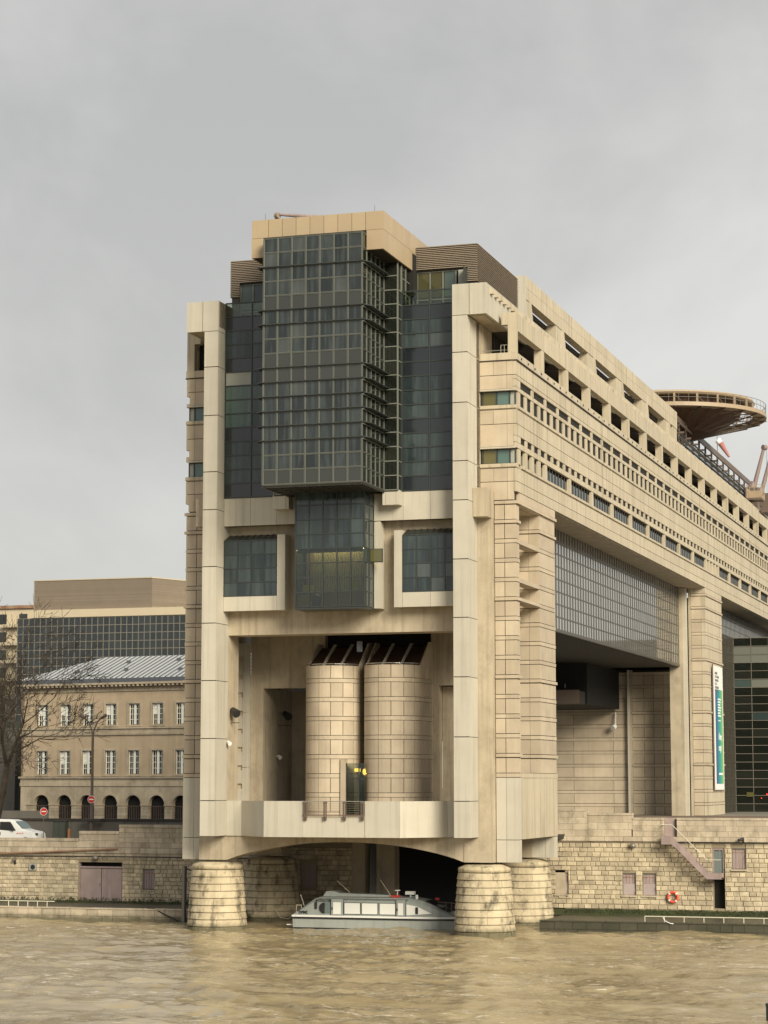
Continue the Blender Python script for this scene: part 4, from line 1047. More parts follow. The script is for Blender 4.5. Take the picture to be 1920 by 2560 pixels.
# ---- balcony parapet and arch
Par=[(-8.40,2.30),(-7.3,2.30),(-4.75,-.2),(-1.95,-.2)]
def wallseg(p,q,z0,z1,name='balcony_panel',th=.25):
    p=Vector((p[0],p[1],0)); q=Vector((q[0],q[1],0)); d=(q-p).normalized(); n=Vector((-d.y,d.x,0)); mb=MB(); e=.006
    a=p+d*e; c=q-d*e
    mb.hexa([(a.x,a.y,z0),(c.x,c.y,z0),(c.x+n.x*th,c.y+n.y*th,z0),(a.x+n.x*th,a.y+n.y*th,z0),(a.x,a.y,z1),(c.x,c.y,z1),(c.x+n.x*th,c.y+n.y*th,z1),(a.x+n.x*th,a.y+n.y*th,z1)]); return mb.build(name,'clad',B)
for p,q in ((( -8.4,2.3),(-7.3,2.3)),((-7.3,2.3),(-4.75,-.2)),((-4.75,-.2),(-1.97,-.2)),((2.38,-.2),(4.75,-.2)),((4.75,-.2),(7.3,2.3)),((7.3,2.3),(8.4,2.3))): wallseg(p,q,6.38,8.76)
wallseg((-1.95,-.15),(2.36,-.15),6.38,7.72); 
for x in (-1.95,2.36): MB().box(x-.02,x+.02,-.19,.1,6.4,8.74).build('notch_cheek','clad',B)
conc.prism([(-8.4,2.5),(-7.2,2.5),(-4.7,.1),(4.7,.1),(7.2,2.5),(8.4,2.5)],6.42,7.35,'Z')
t=thing('balcony_railing','brown metal railing in the gap of the stone balcony above the boat','railing',(.2,-.3,7.9))
P=Pieces('rail_post','browns',t)
for x in (-1.78,-.4,.95,2.2): P.box(x-.10,x-.04,-.34,-.20,7.5,8.72); P.box(x+.04,x+.10,-.34,-.20,7.5,8.72); P.box(x-.11,x+.11,-.36,-.18,8.6,8.72)
P.done()
MB().path([(-1.95,-.28,8.74),(2.36,-.28,8.74)],.03,6).build('top_rail','steel',t); MB().box(-1.95,2.36,-.32,-.24,7.80,7.88).build('bottom_rail','browns',t)
P=Pieces('rail_wire','metal',t)
for z in (8.0,8.15,8.3,8.45,8.6): P.add(MB().tube((-1.95,-.27,z),(2.36,-.27,z),.012,None,4))
P.done()
# arch beam
pts=[]; n=24
for i in range(n+1):
    x=-8.4+16.8*i/n; pts.append((x,4.75+1.25*(1-abs(x/8.4)**2.1)**.9))
MB().prism([(-8.4,6.36)]+pts+[(8.4,6.36)],2.42,4.3,'Y').build('arch_beam','conc',B,fix=True)
MB().prism([(-8.4,7.3)]+[(x,z+.45) for x,z in pts]+[(8.4,7.3)],13.5,15.2,'Y').build('rear_arch_beam','conc',B,fix=True)
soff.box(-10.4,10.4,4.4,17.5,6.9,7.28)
for sg in (1,-1):
    conc.box(*((8.42,10.42) if sg>0 else (-10.42,-8.42)),2.36,2.38,4.75,6.3)
# ---- rooftop screen beam (X=8)
b=MB()
SC=Pieces('screen_beam_panel','side',B)
y=22.6
while y<89.4:
    q=min(y+2.6,89.4); SC.box(7.3,8.0,y+.01,q-.01,46.93,47.86); SC.box(7.3,8.0,y+.01,q-.01,47.88,48.75); y=q
SC.done()
Clad.box(6.75,8.0,22.3,22.6,43.2,48.75); Clad.box(6.75,7.28,22.6,89.4,47.9,48.7)
P=Pieces('screen_pillar','side',B); Q=Pieces('slanted_strut','side',B)
y=22.62
for i in range(6):
    y0=22.62+i*12.36 if i else 22.62
    P.box(7.0,7.95,y0 if i==0 else y0-2.2,y0+.9 if i==0 else y0,43.2,46.92)
    yy=y0+ (0.9 if i==0 else 0)
    Q.add(MB().prism([(yy,46.92),(yy+.8,46.92),(yy+2.3,43.2),(yy,43.2)],7.1,8.0,'X'))
P.box(7.0,7.95,86.9,89.4,43.2,46.92)
P.done(); Q.done()
soff.box(2.5,7.2,24,89,46.6,46.9); soff.box(2.4,3.0,24,89,43.2,46.6)
# rail gantry and pipes beyond the screen
b=MB(); b.box(7.1,7.5,89.5,152,48.5,48.95).box(7.6,7.7,89.5,152,48.1,48.3); b.build('gantry_rail','browns',B)
P=Pieces('gantry_post','browns',B); y=90
while y<152: P.box(7.2,7.4,y,y+.2,43.2,48.5); P.box(7.2,8.6,y,y+.15,46.6,46.8); y+=4.4
P.done()
P=Pieces('pipe_run','framed',B)
for i,(x,z) in enumerate(((8.0,46.8),(8.2,46.2),(8.4,45.5),(8.6,44.8),(8.9,44.1),(8.2,43.8),(7.9,45.2))): P.add(MB().tube((x,90,z),(x,150,z),.16 if i%2 else .1,None,6))
P.done(); P=Pieces('grille_bar','framem',B,limit=120); y=90
while y<150: P.box(8.75,8.8,y,y+.08,43.3,44.9); P.box(8.3,8.36,y,y+.08,44.9,46.3); y+=.7
P.done(); dark.box(7.0,7.6,92,150,43.2,46.0)
# finish the joined concrete bodies
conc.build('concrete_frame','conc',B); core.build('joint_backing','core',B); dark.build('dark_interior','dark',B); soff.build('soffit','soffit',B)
for P in (Clad,StoneP,SideP,Band,Sill,Roofp): P.done()
# ================================================================== things on and around the building
t=thing('roof_cradle_arm','pinkish window cleaning cradle arm lying on the front roof box','crane',(-3.5,-1,47.7))
MB().tube((-3.85,-1,48.56),(-3.6,-1.1,48.58),.22,.22,10).build('arm_head','slat',t); MB().tube((-3.55,-1,48.66),(.6,-.6,48.12),.10,.2,8).build('arm_beam','pink',t); MB().tube((-2.6,-.9,48.0),(-2.0,-.9,48.4),.05).build('arm_stay','pink',t); MB().box(.3,1.6,-.9,-.2,47.6,48.2).build('arm_base','browns',t)
P=None
for x,y,lab in ((-3.75,-3.3,'thin lightning rod at the left end of the tan roof box'),(4.0,-3.3,'thin lightning rod at the right end of the tan roof box')): tag(MB().tube((x,y,47.68),(x,y,48.15),.015,None,5).build('lightning_rod','black',base=(x,y,47.7)),lab,'rod')
t=thing('loggia_railing','small metal railing on the gallery terrace beside the right column head','railing',(10.5,3.3,38.92))
MB().path([(9.6,3.3,39.15),(11.4,3.3,39.15)],.025,6).path([(10.9,3.3,39.5),(11.4,3.3,39.5)],.03,6).build('top_rail','steel',t)
P=Pieces('post','steel',t)
for x in (10.9,11.15,11.4): P.add(MB().tube((x,3.3,38.93),(x,3.3,39.5),.025,None,6))
P.done()
# spotlights / cameras in the portal
def spot(x,y,z,label,big=True,mat='black'):
    t=thing('floodlight' if big else 'wall_camera',label,'floodlight' if big else 'camera',(x,y,z)); s=1 if big else .5
    MB().tube((x,y,z),(x+.45*s,y-.35*s,z-.28*s),.22*s,.30*s,12).build('lamp_head' if big else 'housing',mat,t); MB().box(x-.5*s,x+.1*s,y+.05,y+.1,z-.05,z).build('bracket',mat,t)
    if big: MB().box(x-.5,x+.5,y-.02,y+.04,z-.9,z-.85).build('mounting_bar',mat,t)
spot(-8.25,2.9,14.95,'black floodlight fixed to the inner side of the left column')
spot(-7.95,12.6,15.0,'black floodlight in the dark passage left of the round towers')
spot(-8.3,2.2,12.75,'small white camera on the inner side of the left column',False,'white')
spot(-8.2,12.0,11.9,'small white camera in the dark passage left of the round towers',False,'white')
# banner
t=thing('banner','tall white banner with blue to green gradient hanging on the second stone pier','banner',(12.3,86.9,9.2))
MB().hexa([(12.22,83.9,9.25),(12.26,83.9,9.25),(12.26,89.6,9.25),(12.22,89.6,9.25),(12.22,83.9,21.75),(12.26,83.9,21.75),(12.26,89.6,21.75),(12.22,89.6,21.75)]).build('banner_sheet','panelw',t)
MB().box(12.262,12.27,84.6,89.2,9.85,19.4).build('colour_field','banner',t)
b=MB().box(12.1,12.22,83.8,83.9,9.1,21.9).box(12.1,12.22,89.6,89.7,9.1,21.9); b.build('banner_bracket','browns',t)
M['print']=plain('grey_print',(.12,.12,.13),.7); M['printw']=plain('white_print',(.8,.82,.8),.6)
DG=None
def text(s,size,loc,rot,mat,parent,name='lettering',bold=0.0,sx=1,align='LEFT'):
    cu=bpy.data.curves.new(name,'FONT'); cu.body=s; cu.size=size; cu.extrude=.004; cu.offset=bold; cu.align_x=align
    o=bpy.data.objects.new(name,cu); COL.objects.link(o); bpy.context.view_layer.update()
    me=bpy.data.meshes.new_from_object(o.evaluated_get(bpy.context.evaluated_depsgraph_get())); bpy.data.objects.remove(o); bpy.data.curves.remove(cu)
    me.materials.clear(); me.materials.append(M[mat]); o=bpy.data.objects.new(name,me); COL.objects.link(o); o.parent=parent; o.location=Vector(loc)-parent_world(parent); o.rotation_euler=rot; o.scale=(sx,1,1); return o
RB=(R(90),0,R(90))
for i,sx_ in enumerate(('MINISTÈRE','DE L’ÉCONOMIE','DES FINANCES','ET DE LA','SOUVERAINETÉ','INDUSTRIELLE')): text(sx_,.36,(12.268,84.5,20.9-i*.36),RB,'print',t,bold=.004)
text('À Bercy',.98,(12.275,86.3,14.3),RB,'printw',t,bold=.015,sx=.62); text('on agit',.98,(12.275,86.3,13.2),RB,'printw',t,bold=.015,sx=.62)
b=MB()
for i in range(7): b.box(12.272,12.278,86.2,88.1-(i%3)*.2,18.5-i*.28-.16,18.5-i*.28)
b.box(12.272,12.278,86.2,87.8,16.2,16.3); b.box(12.272,12.278,86.2,88.6,10.75,10.95); b.build('small_white_print','printw',t)
# annex building seen through the second opening
A=thing('glass_annex','dark glass annex building standing behind the banner pier','building',(14,110,6.7))
AX=Pieces('glass_pane','dglass',A,limit=300); fa=MB()
fr=Fr((10.4,110,0),(1,0,0),(0,-1,0))
pal={(0,19):'dimblind',(1,19):'dimblind',(0,18):'dimblind',(1,18):'dimblind',(1,15):'dimblind',(0,15):'teald2',(1,11):'teald2'}
for i in range(14):
    for k in range(21):
        m=pal.get((i,k))
        mb=fr.box(MB(),i*1.97+.04,(i+1)*1.97-.04,-.03,0,6.7+k*.925+.04,6.7+(k+1)*.925-.03)
        if m: mb.build('pale_annex_pane',m,A)  # panes in paler grey and teal, without glow
        else: AX.add(mb)
for i in range(15): fr.box(fa,i*1.97-.03,i*1.97+.03,-.05,.03,6.7,26.15)
for k in range(22): fr.box(fa,0,27.6,-.05,.07,6.7+k*.925-.03,6.7+k*.925+.03)
fr=Fr((10.4,91.6,0),(0,1,0),(1,0,0))
for i in range(19):
    for k in range(21): AX.fbox(fr,i*.97+.04,(i+1)*.97-.04,-.03,0,6.7+k*.925+.04,6.7+(k+1)*.925-.03)
AX.done(); fa.build('annex_frame','metal',A)
fa=MB()
for i in range(20): fr.box(fa,i*.97-.05,i*.97+.05,-.05,.06,6.7,26.15)
for k in range(22): fr.box(fa,0,18.4,-.05,.05,6.7+k*.925-.04,6.7+k*.925+.04)
fa.build('annex_side_frame','framem',A); MB().box(-9,10.3,91.7,109.9,6.7,21.2).box(10.5,38,110.1,140,6.7,26.1).build('annex_core','dark',A)
b=MB(); b.box(11.6,12.4,109.9,109.95,8.4,8.9).build('yellow_lit_sign','olive',A); MB().box(13.8,13.9,109.88,109.93,8.6,8.75).box(13.2,13.27,109.88,109.93,8.2,8.3).build('red_light','redlamp',A)
# ---- helipad
H=thing('helipad','round beige helipad platform with railing cantilevered over the roof','helipad',(4.5,103,50))
HC=(4.5,103); HZ=50.05
MB().revolve([(9.7,HZ),(11.0,HZ),(11.0,HZ+.42),(9.7,HZ+.42),(9.7,HZ)],*HC,72).build('walkway_ring','pads',H)
MB().revolve([(0,HZ+1.55),(9.6,HZ+1.55),(9.75,HZ+1.7),(9.6,HZ+1.95),(0,HZ+1.95)],*HC,72).build('landing_deck','pads',H)
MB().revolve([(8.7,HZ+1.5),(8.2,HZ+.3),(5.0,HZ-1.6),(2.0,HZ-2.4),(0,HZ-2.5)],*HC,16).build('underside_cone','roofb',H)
MB().revolve([(1.6,HZ-2.3),(1.9,43)],*HC,16).build('support_column','conc',H)
P=Pieces('radial_beam','browns',H); Q=Pieces('deck_post','pads',H); T=Pieces('rail_post','metal',H); U=Pieces('diagonal_brace','metal',H)
for i in range(24):
    a=2*math.pi*i/24; c,s_=math.cos(a),math.sin(a); P.add(MB().tube((HC[0]+2*c,HC[1]+2*s_,HZ-2.2),(HC[0]+10.9*c,HC[1]+10.9*s_,HZ-.05),.09,None,4)); P.add(MB().tube((HC[0]+5*c,HC[1]+5*s_,HZ+.05),(HC[0]+11.1*c,HC[1]+11.1*s_,HZ-.05),.08,None,4))
    Q.add(MB().tube((HC[0]+9.6*c,HC[1]+9.6*s_,HZ+.3),(HC[0]+9.6*c,HC[1]+9.6*s_,HZ+1.7),.13,None,4))
    a2=a+2*math.pi/48; U.add(MB().tube((HC[0]+9.5*c,HC[1]+9.5*s_,HZ+1.5),(HC[0]+9.5*math.cos(a2),HC[1]+9.5*math.sin(a2),HZ+.3),.04,None,4))
for i in range(64):
    a=2*math.pi*i/64; c,s_=math.cos(a),math.sin(a); T.add(MB().tube((HC[0]+10.95*c,HC[1]+10.95*s_,HZ+.3),(HC[0]+10.95*c,HC[1]+10.95*s_,HZ+1.5),.025,None,4))
P.done(); Q.done(); T.done(); U.done()
for z in (HZ+1.5,HZ+.95): MB().path([(HC[0]+10.95*math.cos(2*math.pi*i/72),HC[1]+10.95*math.sin(2*math.pi*i/72),z) for i in range(73)],.03,5).build('guard_rail','metal',H)
t=thing('vent_cowl','small brown vent cowl on top of the helipad deck','vent',(3.1,94.5,52)); MB().tube((2.9,94.5,52.35),(3.9,94.5,52.3),.32,.28,10).build('cowl','browns',t); MB().path([(3.9,94.5,52.35),(4.4,94.5,52.2),(4.6,94.5,51.9)],.08,6).build('duct','browns',t)
t=thing('windsock','red and white windsock drooping below the helipad','windsock',(6.8,125,43.2))
MB().tube((6.7,125,43.2),(6.7,125,51.6),.05,None,6).build('mast','metal',t)
MB().tube((6.75,125,51.1),(7.1,125,50.7),.38,.36,12).build('mouth','white',t)
M['redp']=plain('faded_red_cloth',(.38,.17,.15),.8); MB().tube((7.1,125,50.7),(8.1,125,49.0),.36,.14,12).build('sock','redp',t)
# ---- roof cranes
def crane(x,y,lab):
    t=thing('roof_crane',lab,'crane',(x,y,43.2),'facade cradle cranes on the roof')
    MB().box(x-1.2,x+.3,y-1.2,y+1.2,43.2,46.4).build('carriage','browns',t); MB().tube((x-.6,y,46.2),(x-.3,y,47.2),.5,.3,8).build('turret','craneb',t)
    MB().tube((x-.3,y,46.4),(x+1.0,y,51.2),.30,.20,8).build('jib','craneb',t); MB().tube((x+.95,y-.2,51.45),(x+1.3,y+.2,51.45),.34,.34,12).build('pulley_head','craneb',t); MB().tube((x+1.35,y,51.3),(x+1.35,y,45.6),.02,None,4).build('cable','black',t)
    P=Pieces('counterweight','browns',t); P.box(x-1.7,x-1.2,y-.5,y+.5,44.0,45.2); P.done()
crane(9.9,135,'pinkish roof crane with raised jib, left one of the pair at the roof edge'); crane(9.9,141.5,'pinkish roof crane with raised jib, right one of the pair at the roof edge')
t=thing('cleaning_cradle','beige open cleaning cradle hanging at the roof edge below the cranes','cradle',(10.9,126,44))
MB().box(10.1,11.9,125.2,127.6,43.7,43.95).build('floor','browns',t); MB().box(10.1,10.2,125.2,127.6,43.95,45.1).box(10.2,11.9,127.5,127.6,43.95,45.1).build('side_sheet','pads',t)
b=MB()
for x,y in ((10.1,125.2),(11.9,125.2),(11.9,127.6),(10.1,127.6),(11.0,125.2)): b.tube((x,y,43.9),(x,y,45.5),.05,None,4)
for z in (44.7,45.5): b.path([(10.1,125.2,z),(11.9,125.2,z),(11.9,127.6,z),(10.1,127.6,z),(10.1,125.2,z)],.04,4)
b.build('cradle_frame','pads',t); MB().box(11.4,12.2,129,136,42.6,43.6).box(10.8,12.0,131,131.6,43.6,45.2).build('rail_bogie','browns',t)

# ================================================================== boat
BT=thing('passenger_boat','grey river boat with white covered windows moored under the arch','boat',(.5,7.6,0))
def loft(secs,name,mat,smooth=True,caps=True):
    mb=MB(); k=len(secs[0])
    for s_ in secs: mb.v+=s_
    for i in range(len(secs)-1):
        for j in range(k-1): mb.f.append((i*k+j,(i+1)*k+j,(i+1)*k+j+1,i*k+j+1))
    if caps: mb.f.append(tuple(range(k))); n=len(mb.v); mb.f.append(tuple(range(n-1,n-k-1,-1)))
    return mb.build(name,mat,BT,False,fix=True)
YC=7.7; hw=1.55
def bw(x): 
    t_=max(0,(x-4.0)/4.2); return hw*(1-t_**2.0) if t_<1 else .02
xs=[-4.95,-3,0,2.5,4,5,6,6.8,7.5,8.0,8.2]
loft([[(x,YC-bw(x),.72),(x+.0,YC-bw(x)*.93,-.02+max(0,(x-4)/4.2)**2*.35),(x,YC-bw(x)*.6,-.4),(x,YC,-.5),(x,YC+bw(x)*.6,-.4),(x,YC+bw(x)*.93,-.02),(x,YC+bw(x),.72)] for x in xs],'hull','hull')
loft([[(x,YC-bw(x)-.05,.66),(x,YC-bw(x)-.05,.78),(x,YC+bw(x)+.05,.78),(x,YC+bw(x)+.05,.66)] for x in [-5.05]+xs[1:]],'rubbing_strake','black')
loft([[(x,YC-bw(x)-.03,.78),(x,YC-bw(x)-.03,.90),(x,YC+bw(x)+.03,.90),(x,YC+bw(x)+.03,.78)] for x in [-5.0]+xs[1:]],'gunwale','white')
loft([[(x,YC-bw(x)*.94-.02,-.05),(x,YC-bw(x)*.94-.02,.06),(x,YC+bw(x)*.94,.06),(x,YC+bw(x)*.94,-.05)] for x in [-4.93,-3,0,2.5,4,5.2,5.8]],'boot_stripe','black')
def cab(x):
    P_=[(-5.0,.92),(-4.55,1.22),(-4.0,1.62),(-3.4,2.02),(-3.1,2.10),(3.3,2.14),(4.3,1.98),(5.3,1.55),(6.3,1.02),(6.6,.92)]
    for (a,b_),(c,d) in zip(P_[:-1],P_[1:]):
        if a<=x<=c: return b_+(d-b_)*(x-a)/(c-a)
    return .92
xc=[-4.98,-4.55,-4.0,-3.4,-3.1,0,3.3,3.8,4.3,4.8,5.3,5.8,6.3,6.58]
def cs(x):
    z=cab(x); w=min(bw(x),hw)-.10; h=z-.9
    return [(x,YC-w,.9),(x,YC-w+.03*h,.9+h*.8),(x,YC-w+.22,z),(x,YC-w*.3,z+.06*min(1,h)),(x,YC+w*.3,z+.06*min(1,h)),(x,YC+w-.22,z),(x,YC+w-.03*h,.9+h*.8),(x,YC+w,.9)]
loft([cs(x) for x in xc],'cabin','cabin')
loft([[(x,YC-.75,z0-.1),(x,YC-.6,z1),(x,YC+.6,z1),(x,YC+.75,z0-.1)] for x,z0,z1 in ((-3.1,2.1,2.12),(-2.8,2.1,2.5),(-2.3,2.1,2.52),(-1.9,2.12,2.38),(1.5,2.12,2.30),(3.2,2.12,2.16))],'roof_hump','hull')
yw=YC-hw+.10-.02+.0
def win(x0,x1,z0,z1,mat='panelw',name='covered_window',fr_=True):
    mb=MB().box(x0,x1,yw-.03,yw+.05,z0,z1); return mb.build(name,mat,BT)
for x0,x1 in ((-1.18,-.06),(.08,1.19),(1.36,2.46)): win(x0,x1,1.03,1.76)
for dx0,dx1,w0,w1 in ((-2.14,-1.28,-2.0,-1.44),(2.56,3.20,2.68,3.04)):
    d=MB().box(dx0,dx1,yw-.035,yw+.05,.92,2.02).build('side_door','cabin',BT); MB().box(w0,w1,yw-.06,yw-.036,1.0,1.80).build('door_window','panelw',d); MB().box(w0-.08,w0-.03,yw-.09,yw-.036,1.3,1.45).build('door_handle','black',d)
MB().prism([(3.27,1.0),(5.05,1.12),(4.6,1.34),(4.0,1.60),(3.27,1.72)],yw-.03,yw+.05,'Y').build('wedge_window','panelw',BT,fix=True)
MB().box(3.92,4.10,yw-.08,yw-.031,1.1,1.55).build('wing_mirror','black',BT)
a_=MB(); a_.prism([(-2.66+ .0,1.02)]+[(-2.66-.36*math.sin(math.pi*i/12),1.40-.38*math.cos(math.pi*i/12)) for i in range(13)],yw-.03,yw+.05,'Y').build('round_porthole','black',BT,fix=True)
MB().box(-2.6,-2.22,yw-.03,yw+.05,1.05,1.75).build('dark_window','teald',BT); MB().box(-3.36,-3.20,yw-.02,yw+.05,1.32,1.80).build('vent_grille','black',BT)
text('CONCORDE',.22,(-3.12,yw-.02,1.82),(R(90),0,0),'black',BT,bold=.004,sx=.95); text('DFM2',.26,(-4.52,yw-.02,1.00),(R(90),0,0),'black',BT,bold=.008)
MB().tube((-3.22,yw-.02,1.9),(-3.22,yw+.02,1.9),.07,None,10).build('round_logo','black',BT)
MB().hexa([(4.5,YC-1.0,1.93),(6.0,YC-.7,1.18),(6.0,YC+.7,1.18),(4.5,YC+1.0,1.93),(4.5,YC-1.0,1.98),(6.0,YC-.7,1.23),(6.0,YC+.7,1.23),(4.5,YC+1.0,1.98)]).build('windscreen','black',BT)
MB().box(2.0,2.65,YC-1.0,YC-.75,2.12,2.30).build('red_light_bar','red',BT)
MB().tube((2.35,YC-.6,2.2),(2.35,YC-.6,2.60),.03).tube((2.35,YC-.6,2.6),(2.35,YC-.6,2.66),.20,None,14).build('navigation_mast','panelw',BT)
MB().box(2.98,3.60,YC-.8,YC-.4,2.36,2.58).box(3.25,3.35,YC-.65,YC-.55,2.1,2.36).build('white_radar_box','panelw',BT)
MB().tube((3.8,YC-.8,2.05),(3.8,YC-.8,2.35),.10,None,10).build('search_light','white',BT); MB().box(3.45,3.65,YC-.9,YC-.7,2.1,2.28).build('blue_light','teald',BT)
for p0,p1 in (((-1.2,YC-.2,2.4),(-2.15,YC-.2,3.2)),((1.75,YC-.2,2.25),(1.0,YC-.2,3.3))): MB().tube(p0,p1,.018,None,5).build('antenna','steelw',BT)
MB().path([(-4.8,YC-1.2,.9),(-4.8,YC-1.2,1.55),(-4.4,YC-1.2,1.55)],.02,5).path([(-4.5,YC-1.0,.9),(-4.5,YC-1.0,1.55)],.02,5).path([(-4.3,YC-.8,1.3),(-4.62,YC-.8,2.25)],.02,5).build('stern_rail','steelw',BT)
MB().path([(5.3,YC-.9,1.9),(6.3,YC-.9,1.85),(7.6,YC-.4,1.6),(7.6,YC-.4,.9)],.02,5).path([(5.9,YC-.9,1.2),(5.9,YC-.9,1.87)],.02,5).path([(6.3,YC-.9,.9),(6.3,YC-.9,1.85)],.02,5).build('bow_rail','metal',BT)
MB().box(5.0,5.25,YC-.4,YC-.2,2.0,2.15).build('red_flag_box','red',BT); MB().box(-5.5,-4.95,YC-1.2,YC-.4,.18,.24).build('swim_step','white',BT)

P=Pieces('cabin_seam','black',BT)
for x in (-2.18,-1.24,2.52,3.24): P.box(x-.01,x+.01,yw-.045,yw-.02,.92,2.02)
P.box(-3.1,3.4,yw-.02,yw+.06,2.035,2.055); P.done()
P=Pieces('window_rubber','rubber',BT)
for x0,x1 in ((-1.18,-.06),(.08,1.19),(1.36,2.46)):
    P.box(x0-.03,x1+.03,yw-.022,yw+.05,1.0,1.025); P.box(x0-.03,x1+.03,yw-.022,yw+.05,1.765,1.79); P.box(x0-.03,x0-.005,yw-.022,yw+.05,1.025,1.765); P.box(x1+.005,x1+.03,yw-.022,yw+.05,1.025,1.765)
P.done()
MB().path([(-3.0,YC-1.15,2.16),(3.2,YC-1.15,2.2)],.018,5).build('roof_handrail','metal',BT)
MB().path([(-4.9,YC-1.3,.95),(-5.6,YC-.6,.55),(-6.6,YC+.6,.55),(-7.6,YC+2.0,1.1)],.02,5).build('mooring_line','steelw',BT)
# small weeds at the foot of the quay walls
def weeds(name,label,x0,x1,z,n,seed,y=16.75,hmax=.22):
    rr_=random.Random(seed); mb=MB()
    for _ in range(n):
        x=rr_.uniform(x0,x1); yy=y+rr_.uniform(-.35,.22); zz=z+max(0,(yy-16.45))*.5
        for k in range(5):
            a=rr_.uniform(0,6.28); h=rr_.uniform(.05,hmax); w=.015; dx,dy=math.cos(a)*h*.5,math.sin(a)*h*.5; q=len(mb.v)
            mb.v+=[(x-w,yy,zz),(x+w,yy,zz),(x+dx,yy+dy,zz+h)]; mb.f.append((q,q+1,q+2))
    o=mb.build(name,'algae',kind='stuff'); tag(o,label,'weeds')
weeds('wall_foot_weeds','low green weeds and moss along the foot of the right quay wall',11.9,32,.72,900,3)
weeds('wall_foot_weeds','low green weeds and moss along the foot of the left quay wall',-34,-11,.9,700,4)
# ================================================================== left background
# retaining wall, street things
t=thing('retaining_wall','dark grey retaining wall behind the white van','wall',(-30,27,5))
P=Pieces('wall_slab','asph',t,limit=60)
M['greyw']=mottled('grey_rendered_wall',(.16,.145,.12),(.11,.10,.085),piece=.08,streak=.3,bump=.2); P.m='greyw'
for i in range(16): P.box(-60+i*3+.02,-57+i*3-.02,27,27.4,4.9,6.85)
P.done(); MB().box(-60,-12,26.9,27.6,6.86,7.05).build('coping','core',t)
t=thing('white_van','white van with red and white hatched stripes on bonnet parked on the quay road','van',(-33,22,5))
VY=21.6; vz=5.0
def vloft(secs,name,mat,parent,fix=True):
    mb=MB(); k=len(secs[0])
    for s_ in secs: mb.v+=s_
    for i in range(len(secs)-1):
        for j in range(k): mb.f.append((i*k+j,(i+1)*k+j,(i+1)*k+(j+1)%k,i*k+(j+1)%k))
    mb.f.append(tuple(range(k))); n=len(mb.v); mb.f.append(tuple(range(n-1,n-k-1,-1))); return mb.build(name,mat,parent,fix=fix)
def vs(x,zt,w=.93): zm=min(zt,vz+1.15); wt=w-(zt-zm)*.16; return [(x,VY-w,vz+.35),(x,VY-w,zm),(x,VY-wt,max(zt-.10,zm)),(x,VY-wt+.14,zt),(x,VY+wt-.14,zt),(x,VY+wt,max(zt-.10,zm)),(x,VY+w,zm),(x,VY+w,vz+.35)]
vloft([vs(-37.3,vz+2.0),vs(-36.9,vz+2.06),vs(-35,vz+2.08),vs(-34.1,vz+2.05),vs(-33.75,vz+1.95),vs(-33.0,vz+1.32),vs(-32.75,vz+1.24),vs(-32.1,vz+1.10),vs(-31.85,vz+.95,.88),vs(-31.75,vz+.6,.85)],'body','white',t)
for x in (-36.3,-32.7):
    for s_ in (-1,1):
        w=MB().tube((x,VY+s_*.93,vz+.34),(x,VY+s_*.73,vz+.34),.34,None,20).build('wheel','rubber',t); MB().tube((x,VY+s_*.94,vz+.34),(x,VY+s_*.9,vz+.34),.19,None,14).build('rim','metal',w)
yv=VY-.90
MB().prism([(-34.95,vz+1.26),(-34.0,vz+1.18),(-33.55,vz+1.2),(-34.05,vz+1.88),(-34.93,vz+1.88)],yv-.06,yv,'Y').build('side_window','black',t,fix=True)
MB().prism([(-35.9,vz+1.3),(-35.35,vz+1.3),(-35.35,vz+1.85),(-35.9,vz+1.85)],yv-.06,yv,'Y').build('side_window','black',t,fix=True)
MB().hexa([(-33.66,VY-.74,vz+1.90),(-33.02,VY-.84,vz+1.36),(-33.02,VY+.84,vz+1.36),(-33.66,VY+.74,vz+1.90),(-33.62,VY-.74,vz+1.93),(-32.98,VY-.84,vz+1.39),(-32.98,VY+.84,vz+1.39),(-33.62,VY+.74,vz+1.93)]).build('windscreen','teal',t)
MB().box(-33.9,-33.68,yv-.22,yv-.06,vz+1.18,vz+1.42).build('wing_mirror','black',t)
for i in range(3): MB().prism([(-33.5+i*.22,vz+.92),(-33.4+i*.22,vz+.92),(-33.3+i*.22,vz+1.02),(-33.4+i*.22,vz+1.02)],VY-.945,VY-.932,'Y').build('red_stripe','red',t,fix=True)
for i in range(2): MB().box(-32.2+i*.12,-32.14+i*.12,VY-.895,VY-.88,vz+.92,vz+1.06).build('red_stripe','red',t)
for x in (-35.25,-34.98): MB().box(x,x+.1,VY-.95,VY-.93,vz+.82,vz+1.06).build('door_handle','black',t)
MB().box(-31.95,-31.80,VY-.88,VY-.5,vz+.82,vz+1.0).build('headlight','teal',t)
t=thing('street_lamp','tall dark street lamp with two curved arms in front of the arcaded building','street lamp',(-29.45,26,5))
MB().tube((-29.45,26,5),(-29.45,26,9.0),.17,.15,10).tube((-29.45,26,9),(-29.45,26,13.9),.13,.10,10).build('pole','browns',t)
for s_,nm in ((-1,0),(1,1)):
    q=[(-29.45,26,13.7),(-29.45+s_*.12,26,14.3),(-29.45+s_*.40,26,14.9),(-29.45+s_*.72,26,15.2)]
    MB().path(q,.065,8).build('arm','browns',t); MB().tube(q[-1],(q[-1][0]+s_*.45,26,15.45),.10,.15,10).build('lamp_head','browns',t,True)
MB().box(-30.3,-28.5,25.7,26.4,6.85,7.05).build('plinth','core',t)
